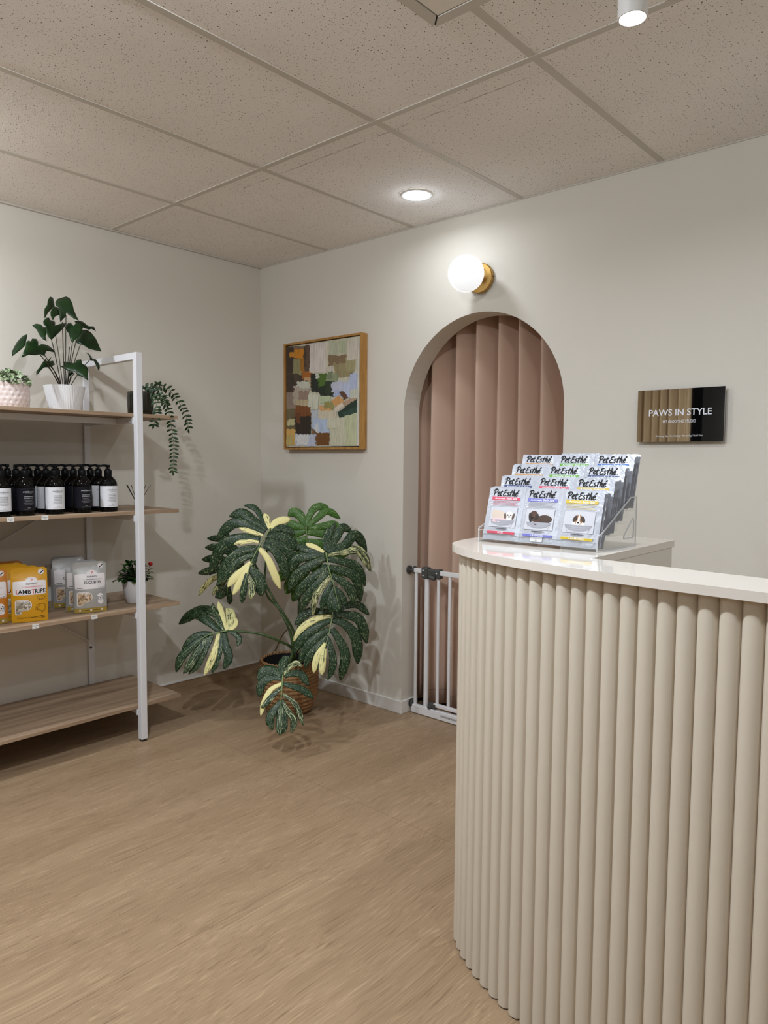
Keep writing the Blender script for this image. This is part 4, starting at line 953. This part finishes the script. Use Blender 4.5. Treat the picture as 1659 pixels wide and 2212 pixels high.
for (u, v, x, su) in [(770,790,.31,-.01),(930,520,.34,0),(985,420,.30,.003),(825,700,.22,-.004),(590,1000,.33,-.012),(1080,840,.34,.008),(1040,890,.30,.004),(1130,830,.33,.008),(1200,860,.29,.01),(1345,1085,.30,.014),(680,1160,.30,-.01),(1110,1290,.33,.01),(760,1190,.30,-.006),(660,1010,.33,-.008)]:
    e_ = apx(u, v, x); s_ = Vector(base)+Vector((0,su*1.2,0)); mid = s_.lerp(e_,.55)+Vector((0,0,.012))
    q = MB(ao); q.tube(spline([s_,mid,e_],6), .0019, 6); q.build('stem', M_stemd, AN, smooth=True)
# --- nerve plant in the dimpled pot (cut by the photo edge)
pb = P(20,882,0,.27); NY = pb.y; dN = (pb-CAM).dot(CF)
NP = thing('nerve_plant', 'low white veined plant in pale pink dimpled pot at the photo edge', 'plant', (.27,NY,Z1))
M_pink2 = mat('pale_pink_glaze', (214,200,196), .14, srgb=True)
rN = 41.5*dN/F; hN = 54*dN/F
q = MB(); n_ = 96; nz_ = 40
def dimp(u, v):
    a = 2*math.pi*u; r = rN*(.94+.06*min(1,v*3)); row = v*5.2; cu = u*22+.5*(int(row)%2)
    dx = (cu%1)-.5; dz = (row%1)-.5
    g = math.exp(-((dx/.26)**2+(dz/.34)**2)*1.6) if .04 < v < .96 else 0
    return Vector(((r-.0032*g)*math.cos(a),(r-.0032*g)*math.sin(a),.001+hN*v))
q.grid(dimp, n_*2, nz_); q.lathe([(rN,hN+.001),(rN*.985,hN+.003),(rN*.95,hN+.002),(rN*.93,hN-.02)], n=48); q.lathe([(.001,.001),(rN*.94,.001)], n=48); q.build('pot', M_pink2, NP, smooth=True)
q = MB(); q.lathe([(.0005,hN-.006),(rN*.95,hN-.008)], n=28); q.build('soil', M_soil, NP)
def make_fit():
    m = mat('white_veined_leaf', lin((52,84,46)), .5); t = NT(m); u = t.n('ShaderNodeUVMap'); v = t.n('ShaderNodeTexVoronoi', Scale=3.2); v.feature = 'DISTANCE_TO_EDGE'; t.l(u.outputs[0], v.inputs['Vector'])
    r = ramp(t, [(.0,lin((206,214,180))),(.05,lin((176,190,146))),(.12,lin((58,92,50))),(1,lin((40,72,38)))]); t.l(v.outputs['Distance'], r.inputs['Fac']); t.l(r.outputs[0], t.b.inputs['Base Color']); return m
M_fit = make_fit()
def small_leaf(mb, base, d, up, L, Wd, curl=.25):
    d = d.normalized(); s = d.cross(up).normalized(); n2 = s.cross(d).normalized(); g = []
    for k in range(5):
        t_ = k/4; w = Wd*math.sin(math.pi*(t_*.86+.07))**.8*(1 if t_ < .99 else .1); c = base+d*L*t_-n2*curl*L*t_*t_
        g.append([mb.av(c-s*w/2+n2*w*.12), mb.av(c), mb.av(c+s*w/2+n2*w*.12)])
        if mb.uv is not None: mb.uv += [(0,t_*2+base.x*90),(.5,t_*2+base.x*90),(1,t_*2+base.x*90)]
    for k in range(4):
        for j in range(2): mb.af((g[k][j],g[k][j+1],g[k+1][j+1],g[k+1][j]))
q = MB(); q.uv = []
fr = random.Random(9)
for k in range(190):
    th = fr.uniform(0,2*math.pi); ph = math.acos(fr.uniform(.05,1)); r = Vector((math.sin(ph)*math.cos(th)*rN*1.0, math.sin(ph)*math.sin(th)*rN*1.0, math.cos(ph)*.055))
    b0 = Vector((0,0,hN-.004))+r*.9; d = (r.normalized()+Vector((fr.uniform(-.7,.7),fr.uniform(-.7,.7),fr.uniform(-.3,.4)))).normalized()
    small_leaf(q, b0, d, Vector((r.x,r.y,r.z+.03)), fr.uniform(.018,.026), fr.uniform(.012,.017))
q.build('foliage', M_fit, NP, smooth=True)
# --- trailing plant in the dark pot
tp = P(304,895,0,.34); TY = tp.y; dT = (tp-CAM).dot(CF)
rT = 27*dT/F; hT = 50*dT/F
TP = thing('trailing_plant', 'trailing vine with small pointed leaves in a dark olive pot behind the post', 'plant', (.34,TY,Z1)); to = (.34,TY,Z1)
M_dpot = mat('dark_olive_glaze', (30,28,16), .16, srgb=True)
q = MB(); rings = []
for r, z, rib in ((rT*.93,.001,0),(rT*.97,.006,1),(rT,.5*hT,1),(rT,.84*hT,1),(rT*1.0,.87*hT,0),(rT*1.01,.98*hT,0),(rT*.99,hT,0),(rT*.95,.985*hT,0),(rT*.93,.8*hT,0)):
    rings.append([q.av(((r+.0009*rib*math.cos(26*2*math.pi*k/104))*math.cos(2*math.pi*k/104),(r+.0009*rib*math.cos(26*2*math.pi*k/104))*math.sin(2*math.pi*k/104),z)) for k in range(104)])
for k in range(len(rings)-1):
    for j in range(104): q.af((rings[k][j],rings[k][(j+1)%104],rings[k+1][(j+1)%104],rings[k+1][j]))
q.af(rings[0]); q.build('pot', M_dpot, TP, smooth=True)
q = MB(); q.lathe([(.0005,hT*.9),(rT*.94,hT*.88)], n=24); q.build('soil', M_soil, TP)
M_lf2 = leafmat('vine_leaf', lin((18,38,18)), lin((42,68,32)), .4, 40)
def tpx(u, v, x): return P(u/3.687, 600+v/3.687, 0, x)
vines = [([(1150,905),(1180,872),(1280,868),(1350,900),(1410,970),(1460,1050),(1490,1130),(1500,1205)], (.36,.40,.43,.45)),
         ([(1170,900),(1230,915),(1300,980),(1340,1060),(1360,1150),(1375,1250),(1385,1350),(1380,1450),(1378,1540)], (.37,.46,.49,.50)),
         ([(1160,910),(1215,930),(1245,1010),(1250,1080),(1225,1170)], (.37,.43,.46,.47)),
         ([(1140,880),(1170,868),(1230,885),(1260,850)], (.36,.37,.38,.38)), ([(1180,890),(1240,930),(1290,950),(1330,1020)], (.37,.40,.43,.45))]
vr = random.Random(21)
for pts_, xs in vines:
    n2 = len(pts_); p3 = []
    for k, (u, v) in enumerate(pts_):
        w = k/(n2-1)*3; i_ = min(2,int(w)); p3.append(tpx(u,v,xs[i_]+(xs[i_+1]-xs[i_])*(w-i_)))
    p3 = [Vector((.345,TY+.01,Z1+hT*.9))]+p3
    sp_ = spline(p3, 10); q = MB(to); q.tube(sp_, .0011, 5); q.build('stem', M_stem, TP, smooth=True)
    L_ = 0; q = MB(to); nxt = .03; side_ = 1
    for k in range(1, len(sp_)):
        L_ += (sp_[k]-sp_[k-1]).length
        if L_ > nxt:
            nxt = L_+vr.uniform(.013,.019); t_ = (sp_[k]-sp_[k-1]).normalized(); sd = t_.cross(CF).normalized()
            for sg in (-1,1):
                d = (sd*sg*1.0+t_*.45+Vector((vr.uniform(-.3,.3),vr.uniform(-.3,.3),vr.uniform(-.2,.3)))).normalized()
                small_leaf(q, sp_[k], d, -CF+Vector((0,0,vr.uniform(.2,.9))), vr.uniform(.020,.029), vr.uniform(.010,.0135), .15)
    small_leaf(q, sp_[-1], (sp_[-1]-sp_[-3]), -CF, .022, .010)
    q.build('vine_leaves', M_lf2, TP, smooth=True)
# --- small plant with red flower in the white pot
kp = P(291,1302,0,.345); KY = kp.y; dK = (kp-CAM).dot(CF)
KP = thing('flowering_pot_plant', 'small dark leaved plant with red flower in plain white pot on second shelf', 'plant', (.345,KY,TOPS[1]))
rK = 25.5*dK/F; hK = 50*dK/F
q = MB(); q.lathe([(.0005,.001),(rK*.60,.001),(rK*.64,.004),(rK*.80,hK*.3),(rK*.93,hK*.6),(rK,hK*.95),(rK,hK),(rK*.96,hK+.0005),(rK*.94,hK-.004),(rK*.9,hK-.02)], n=40); q.build('pot', M_pot1, KP, smooth=True, angle=60)
q = MB(); q.lathe([(.0005,hK-.008),(rK*.93,hK-.009)], n=24); q.build('soil', M_soil, KP)
M_lf3 = leafmat('round_dark_leaf', lin((20,44,20)), lin((50,92,34)), .3, 40); kr = random.Random(14)
q = MB(); q2 = MB()
for k in range(190):
    th = kr.uniform(0,2*math.pi); el = kr.uniform(.05,1.25); L = kr.uniform(.022,.074)*(1.0 if el < .8 else 1.15)
    d = Vector((math.cos(th)*math.cos(el),math.sin(th)*math.cos(el),math.sin(el))); e_ = Vector((0,0,hK-.004))+d*L
    small_leaf(q, e_, d+Vector((kr.uniform(-.5,.5),kr.uniform(-.5,.5),-.15)), Vector((0,0,1)), kr.uniform(.022,.032), kr.uniform(.018,.026), .35)
    q2.tube([(0,0,hK-.01), Vector((0,0,hK-.006))+d*L*.5+Vector((0,0,.004)), e_], .0011, 5)
for dx, dy, dz in ((0,-.045,.085),(.0,-.015,.102),(.0,.006,.10),(0,.03,.115),(0,-.05,.06)):
    e_ = Vector((dx,dy,hK+dz*.8)); q2.tube([(0,dy*.2,hK-.01),(dx,dy*.7,hK+dz*.45),e_], .0012, 5)
    for s in (-1,0,1): small_leaf(q, e_, Vector((.2,s*.8,.6)), -CF, .014, .010, .2)
q.build('foliage', M_lf3, KP, smooth=True); q2.build('stems', M_stemd, KP, smooth=True)
q = MB(); fc = Vector((.01,.0,0))+Vector((0,P(325,1223,0,.355).y-KY, P(325,1223,0,.355).z-TOPS[1]))
for k in range(14):
    th = k*2.4; d = Vector((math.cos(th)*.8,math.sin(th)*.8,.3+.05*k)).normalized(); small_leaf(q, fc, d, Vector((0,0,1)), .019, .014, -.5)
q.build('flower', mat('red_petal', (196,30,34), .5, srgb=True), KP, smooth=True)
q = MB(); q.tube([(0,0,hK-.01),fc*.6+Vector((0,0,hK*.4)),fc], .0012, 5); q.build('flower_stem', M_stemd, KP)
# --- the big variegated monstera
MO = Vector((.665,-.355,0))
MN = thing('variegated_monstera', 'large cream speckled split leaf plant in woven basket in the room corner', 'plant', MO)
def make_monstera():
    m = mat('variegated_leaf', (.02,.06,.03), .40, spec=.28); t = NT(m)
    uv = t.n('ShaderNodeUVMap'); mp = t.n('ShaderNodeMapping'); t.l(uv.outputs[0], mp.inputs['Vector']); mp.inputs['Scale'].default_value = (1,.22,1)
    n1 = t.n('ShaderNodeTexNoise', Scale=9.0, Detail=3.0, Roughness=.55); t.l(mp.outputs[0], n1.inputs['Vector'])
    n2 = t.n('ShaderNodeTexNoise', Scale=30.0, Detail=2.0); t.l(mp.outputs[0], n2.inputs['Vector'])
    at = t.n('ShaderNodeAttribute', attribute_name='cream')
    grn = ramp(t, [(.35,lin((12,35,18))),(.65,lin((30,60,34)))]); t.l(n1.outputs['Fac'], grn.inputs['Fac'])
    # cream: threshold falls as the lobe's own cream share rises
    a1 = t.n('ShaderNodeMath', operation='MULTIPLY_ADD'); t.l(at.outputs['Fac'], a1.inputs[0]); a1.inputs[1].default_value = .42; t.l(n1.outputs['Fac'], a1.inputs[2])
    s1 = t.n('ShaderNodeMapRange'); t.l(a1.outputs[0], s1.inputs[0]); s1.inputs[1].default_value = .715; s1.inputs[2].default_value = .735
    a2 = t.n('ShaderNodeMath', operation='MULTIPLY_ADD'); t.l(at.outputs['Fac'], a2.inputs[0]); a2.inputs[1].default_value = .1; t.l(n2.outputs['Fac'], a2.inputs[2])
    s2 = t.n('ShaderNodeMapRange'); t.l(a2.outputs[0], s2.inputs[0]); s2.inputs[1].default_value = .635; s2.inputs[2].default_value = .648
    s2m = t.n('ShaderNodeMath', operation='MULTIPLY'); t.l(s2.outputs[0], s2m.inputs[0]); s2m.inputs[1].default_value = .85
    mx = t.n('ShaderNodeMath', operation='MAXIMUM'); t.l(s1.outputs[0], mx.inputs[0]); t.l(s2m.outputs[0], mx.inputs[1])
    mix = t.n('ShaderNodeMix', data_type='RGBA'); t.l(mx.outputs[0], mix.inputs[0]); t.l(grn.outputs[0], mix.inputs[6])
    cr = ramp(t, [(.3,lin((186,194,152))),(.7,lin((234,226,160)))]); t.l(at.outputs['Fac'], cr.inputs['Fac']); t.l(cr.outputs[0], mix.inputs[7])
    t.l(mix.outputs[2], t.b.inputs['Base Color'])
    return m
M_mon = make_monstera(); M_rib = mat('pale_green_rib', (116,138,84), .4, srgb=True); M_pet = mat('green_petiole', (58,82,38), .4, srgb=True)
def mpx(u, v): return (360+u/3.456, 1060+v/3.456)
UP = Vector((0,0,1))
def leaf(depth, tilt, rib, lobes, curl=.9, side_tilt=0.0, bright=None):
    """rib: midrib points; lobes: (path points, width, cream) in zoomed-photo units; the leaf lies in a plane at its own distance"""
    a = rib[0]; o0 = PD(*mpx(*a), depth); tc_ = (CAM-o0).normalized()
    nn = (tc_+UP*tilt+CR*side_tilt).normalized()
    def pl(u, v):
        p = PD(*mpx(u,v), 1.0); d = p-CAM; return CAM+d*((o0-CAM).dot(nn)/d.dot(nn))
    sc_ = depth/F/3.456
    q = MB(MO); q.uv = []; q.att = []; off = 0
    for li, (path_, wd_, cr) in enumerate(lobes):
        sp_ = spline([(*p,0) for p in path_], 6); n_ = len(sp_); rows = []
        tot = sum((sp_[k+1]-sp_[k]).length for k in range(n_-1)); acc = 0; ou, ov = lr.uniform(0,50), lr.uniform(0,50)
        for k, p in enumerate(sp_):
            if k: acc += (p-sp_[k-1]).length
            t_ = acc/tot; tg = (sp_[min(n_-1,k+1)]-sp_[max(0,k-1)]).normalized(); sd = Vector((-tg.y,tg.x,0))
            w = .73*wd_*(.58+.42*min(1,t_/.5))*min(1,max(.02,(1-t_)/.22))**.60
            row = []
            for j in range(7):
                x_ = j/6*2-1; pp = p+sd*(x_*w/2)
                P3 = pl(pp.x,pp.y); dz = -curl*(acc*sc_)**2*1.5 - .055*wd_*sc_*x_*x_ + .00035*(li%4)
                row.append(q.av(P3+nn*dz)); q.uv.append((ou+x_*wd_*sc_*12, ov+acc*sc_*12)); q.att.append(cr)
            rows.append(row)
        for k in range(n_-1):
            for j in range(6): q.af((rows[k][j],rows[k][j+1],rows[k+1][j+1],rows[k+1][j]))
    lf = q.build('leaf', bright or M_mon, MN, smooth=True, solid=.0009)
    q = MB(MO); rp = [pl(p.x,p.y)+nn*.0035 for p in spline([(*p,0) for p in rib],6)]; q.tube(rp, [.0038*(1-.8*k/len(rp)) for k in range(len(rp))], 6); q.build('midrib', M_rib, lf, smooth=True)
    return rp[0]
dA = leaf(3.50, .35, [(775,285),(690,420),(640,520),(592,660),(560,790)], [
 ([(752,290),(705,190),(655,115),(575,84)],60,.05), ([(745,295),(645,215),(560,150),(462,158)],105,.1), ([(768,285),(752,230),(730,165)],70,.75),
 ([(735,312),(610,245),(490,225),(357,318)],110,.1), ([(722,335),(620,298),(535,266)],48,.75), ([(700,362),(560,345),(410,390),(302,570)],120,.15), ([(690,385),(600,375),(500,390)],52,.7),
 ([(672,430),(540,455),(430,560),(385,715)],120,.2), ([(660,470),(540,520),(450,600),(360,680)],90,.2), ([(632,535),(560,600),(500,650),(452,705)],82,1.0), ([(620,560),(572,640),(540,690),(492,765)],70,1.0),
 ([(600,620),(580,710),(560,832)],70,.1), ([(600,640),(640,710),(625,806)],70,.45), ([(620,570),(690,660),(705,775)],130,.2), ([(690,430),(752,500),(800,600),(850,712)],80,1.0), ([(720,400),(800,440),(860,520),(905,640)],100,.15),
 ([(735,370),(850,400),(930,470),(950,560)],110,.1), ([(752,330),(880,345),(990,430)],120,.1), ([(770,300),(860,275),(960,315)],80,.1), ([(775,290),(815,235),(925,200)],80,1.0), ([(700,410),(660,470),(640,560)],70,.1)], .9)
M_mon_backlit = make_monstera();  # back leaf: greens brightened so its colour carries the backlight
for nd in M_mon_backlit.node_tree.nodes:
    if nd.type == 'VALTORGB' and nd.color_ramp.elements[0].color[1] < .03: nd.color_ramp.elements[0].color = (*lin((40,78,22)),1); nd.color_ramp.elements[1].color = (*lin((74,116,38)),1)
dB = leaf(3.72, .1, [(1040,268),(1045,330),(1050,420),(1055,600),(1060,750)], [
 ([(1035,265),(1000,190),(950,160),(905,185)],100,.1), ([(1045,265),(1070,180),(1120,120),(1210,115)],80,.15), ([(1050,270),(1120,210),(1200,150),(1300,205)],75,.1), ([(1030,280),(960,260),(890,240)],90,.1), ([(1045,280),(1160,265),(1250,250),(1310,290)],80,.2),
 ([(1040,300),(960,320),(870,320)],90,.1), ([(1045,310),(1160,320),(1290,340)],90,.15), ([(1045,360),(950,400),(880,480)],110,.1), ([(1048,380),(1170,400),(1300,440)],110,.1), ([(1050,450),(960,500),(890,600),(830,680)],120,.1), ([(1050,480),(1200,490),(1390,430)],130,.1), ([(1050,560),(960,640),(890,770)],130,.15), ([(1055,600),(980,720),(940,830)],90,.1), ([(1055,560),(1180,600),(1330,620)],140,.1)], .5, 0, M_mon_backlit)
dC = leaf(3.50, .3, [(1188,462),(1210,580),(1240,680),(1265,780),(1290,890)], [
 ([(1180,455),(1185,340),(1210,260)],50,.1), ([(1190,455),(1215,330),(1270,220)],60,.15), ([(1195,460),(1260,360),(1320,260),(1400,285)],90,.15), ([(1200,462),(1330,400),(1420,310),(1520,415)],105,.1), ([(1200,475),(1340,445),(1450,435),(1552,565)],95,.45),
 ([(1205,510),(1330,530),(1430,560),(1502,685)],95,.1), ([(1215,570),(1330,600),(1420,640),(1470,800)],105,.1), ([(1230,630),(1320,680),(1380,740),(1420,840)],100,.2), ([(1250,720),(1300,780),(1340,850)],80,.1), ([(1265,790),(1270,840),(1270,905)],110,.1), ([(1250,730),(1230,820),(1235,905)],90,.1),
 ([(1175,460),(1110,420),(1060,400),(1040,385)],50,1.0), ([(1180,462),(1080,440),(1000,410),(980,430)],100,.1), ([(1185,470),(1080,480),(980,500),(920,590)],110,.15), ([(1190,500),(1080,550),(980,620),(920,720)],110,.2), ([(1200,560),(1100,640),(1010,720),(970,800)],100,.15), ([(1215,600),(1120,700),(1050,790),(1010,890)],90,.2), ([(1225,640),(1150,730),(1110,800),(1100,915)],70,.5), ([(1240,680),(1190,780),(1160,890)],80,.1), ([(1210,560),(1160,620),(1140,720)],60,.3)], .9, .12)
dD = leaf(3.50, .35, [(1240,905),(1225,1000),(1205,1090),(1180,1190),(1165,1290)], [
 ([(1245,905),(1330,860),(1430,840),(1525,905)],80,.15), ([(1245,920),(1360,925),(1450,960),(1512,1110)],110,.15), ([(1240,960),(1340,1000),(1420,1090),(1445,1262)],115,.1), ([(1230,1030),(1290,1110),(1340,1230),(1310,1390)],105,.15), ([(1205,1100),(1235,1200),(1245,1300),(1210,1395)],80,.15),
 ([(1235,905),(1150,900),(1060,900),(960,980)],90,.2), ([(1230,940),(1130,950),(1020,1010),(950,1100)],75,.75), ([(1225,960),(1130,1010),(1020,1090),(955,1190)],100,.15), ([(1215,1030),(1120,1090),(1040,1180),(1000,1270)],100,.15), ([(1205,1080),(1120,1170),(1060,1240),(1040,1310)],80,.2), ([(1190,1140),(1130,1230),(1100,1350)],75,.85), ([(1180,1180),(1165,1280),(1160,1370)],70,.75), ([(1190,1150),(1160,1250),(1130,1330)],40,.1)], .8, .12)
dE = leaf(3.52, .5, [(450,1048),(380,1062),(300,1085),(220,1140),(120,1220)], [
 ([(440,1045),(400,960),(330,880),(160,830)],100,.15), ([(400,1050),(300,960),(200,890),(68,930)],110,.1), ([(445,1045),(420,950),(395,860),(380,800)],62,1.0), ([(430,1045),(380,960),(350,880),(335,810)],60,.3), ([(455,1045),(480,970),(470,900),(440,860)],100,.62), ([(465,1045),(510,1000),(515,940)],50,.9),
 ([(340,1068),(250,1070),(170,1110),(100,1200)],80,.15), ([(280,1090),(180,1160),(100,1230),(55,1315)],90,.15), ([(300,1085),(240,1180),(170,1270),(110,1330)],90,.3), ([(340,1072),(300,1150),(230,1260),(150,1330)],85,.2), ([(390,1065),(370,1150),(330,1250),(270,1345)],75,.72), ([(410,1060),(400,1150),(370,1250),(330,1335)],70,.2), ([(430,1055),(440,1150),(460,1230),(420,1305)],90,.1), ([(455,1050),(500,1060),(540,1100),(525,1150)],60,.2)], 1.0, -.1)
dF = leaf(3.24, .5, [(868,1380),(860,1470),(855,1560),(852,1660),(845,1780)], [
 ([(868,1375),(860,1310),(890,1250),(920,1245)],90,.15), ([(875,1378),(920,1310),(970,1280),(1010,1300)],60,.45), ([(880,1385),(950,1360),(1010,1370),(1060,1440)],80,.1), ([(858,1385),(800,1340),(730,1340),(680,1400)],110,.12), ([(860,1400),(780,1390),(710,1430),(690,1520)],90,.12), ([(860,1440),(780,1480),(730,1560),(700,1655)],58,.95), ([(858,1470),(790,1530),(730,1590),(700,1600)],60,.3),
 ([(870,1440),(950,1460),(1020,1480),(1100,1530)],75,.1), ([(865,1520),(930,1560),(980,1620),(1020,1730)],58,.35), ([(858,1560),(900,1640),(950,1700),(930,1790)],70,.35), ([(855,1570),(800,1640),(770,1700),(790,1770)],90,.15), ([(853,1620),(850,1720),(845,1815)],100,.25), ([(855,1600),(880,1690),(880,1800)],60,.2)], 1.0, 0)
dG = leaf(3.64, -.1, [(560,420),(500,560),(460,700),(450,800)], [
 ([(540,440),(470,380),(440,290)],50,.1), ([(530,470),(420,370),(300,360)],70,.1), ([(520,500),(400,430),(285,430)],80,.1), ([(510,540),(380,510),(260,520)],80,.1), ([(500,580),(370,590),(232,625)],80,.2), ([(490,630),(380,640),(300,700),(232,795)],60,.6), ([(480,660),(400,700),(340,785)],60,.5), ([(470,690),(430,760),(360,800)],80,.1), ([(460,720),(470,800),(470,850)],60,.1), ([(530,500),(560,600),(540,720)],110,.1), ([(480,600),(440,560),(400,520)],80,.1)], .6, .0, M_mon)
crown = PD(*mpx(945,1190), 3.62)
base_ = Vector((MO.x+.02, MO.y+.02, .22))
def petiole(p, mids, r0=.0075, r1=.0045):
    pts_ = spline([base_]+mids+[p], 8); q = MB(MO); q.tube(pts_, [r0+(r1-r0)*k/(len(pts_)-1) for k in range(len(pts_))], 8); q.build('petiole', M_pet, MN, smooth=True)
petiole(dA, [crown, PD(*mpx(950,1060),3.60), PD(*mpx(860,900),3.58), PD(*mpx(740,755),3.62), PD(*mpx(745,480),3.64)])
petiole(dB, [crown, PD(*mpx(985,1000),3.68), PD(*mpx(990,820),3.74), PD(*mpx(1050,560),3.77)])
petiole(dC, [crown, PD(*mpx(1000,1000),3.64), PD(*mpx(1040,800),3.66), PD(*mpx(1130,600),3.60)])
petiole(dD, [crown, PD(*mpx(1040,1080),3.60), PD(*mpx(1160,960),3.60)])
petiole(dE, [crown, PD(*mpx(860,1130),3.56), PD(*mpx(700,1070),3.53), PD(*mpx(540,1050),3.53)])
petiole(dF, [crown, PD(*mpx(930,1240),3.45), PD(*mpx(890,1320),3.30)])
petiole(dG, [crown, PD(*mpx(900,1000),3.72), PD(*mpx(740,700),3.78), PD(*mpx(620,480),3.78)])
q = MB(MO); q.tube(spline([crown, PD(*mpx(925,1040),3.72), PD(*mpx(870,1070),3.74), PD(*mpx(810,1195),3.78)],8), .0035, 6); q.build('aerial_root', mat('brown_root', (96,70,40), .7, srgb=True), MN, smooth=True)
q = MB(MO); q.tube([base_, crown], .011, 10); q.build('stalk', M_pet, MN, smooth=True)
# basket
M_bask = mat('seagrass_weave', (150,112,72), .75, srgb=True, var=(55,.28), bump=(160,.5))
BKP = [(.098,.001),(.118,.02),(.136,.07),(.147,.13),(.1485,.18),(.146,.225),(.143,.262)]
def bprof(t):
    n2 = len(BKP)-1; w = t*n2; k = min(n2-1,int(w)); w -= k; return BKP[k][0]+(BKP[k+1][0]-BKP[k][0])*w, BKP[k][1]+(BKP[k+1][1]-BKP[k][1])*w
BK = thing('basket', 'woven seagrass basket holding the split leaf plant on the floor', 'basket', MO)
q = MB(); NRW = 15; NTW = 44
def weave(u, v):
    r, z = bprof(v); row = v*NRW; rk = int(row); ph = row-rk
    tw = u*NTW+ph*.9*(1 if rk%2 == 0 else 1)
    b_ = math.sqrt(max(0,math.sin(math.pi*ph)))*(.0045+.0035*abs(math.sin(math.pi*tw)))
    a = 2*math.pi*u; return Vector(((r+b_-.004)*math.cos(a),(r+b_-.004)*math.sin(a),z))
q.grid(weave, NTW*6, NRW*6); q.lathe([(.0005,.002),(.098,.001)], n=40); q.build('body', M_bask, BK, smooth=True)
q = MB(); R_ = .143
for k in range(NTW):
    a = 2*math.pi*k/NTW; a2 = a+2*math.pi/NTW*1.5
    q.tube([(R_*math.cos(a)*1.03,R_*math.sin(a)*1.03,.260),(R_*math.cos((a+a2)/2),R_*math.sin((a+a2)/2),.272),(R_*.965*math.cos(a2),R_*.965*math.sin(a2),.262)], .0055, 6)
q.build('rim', M_bask, BK, smooth=True)
M_inner = mat('black_nursery_pot', (.010,.009,.009), .6)
q = MB(); q.lathe([(.133,.263),(.131,.20),(.124,.13)], n=40); q.build('liner', M_inner, BK, smooth=True)
q = MB(MO); q.lathe([(.0005,.185),(.122,.183)], c=MO, n=36); q.build('soil', M_soil, MN)
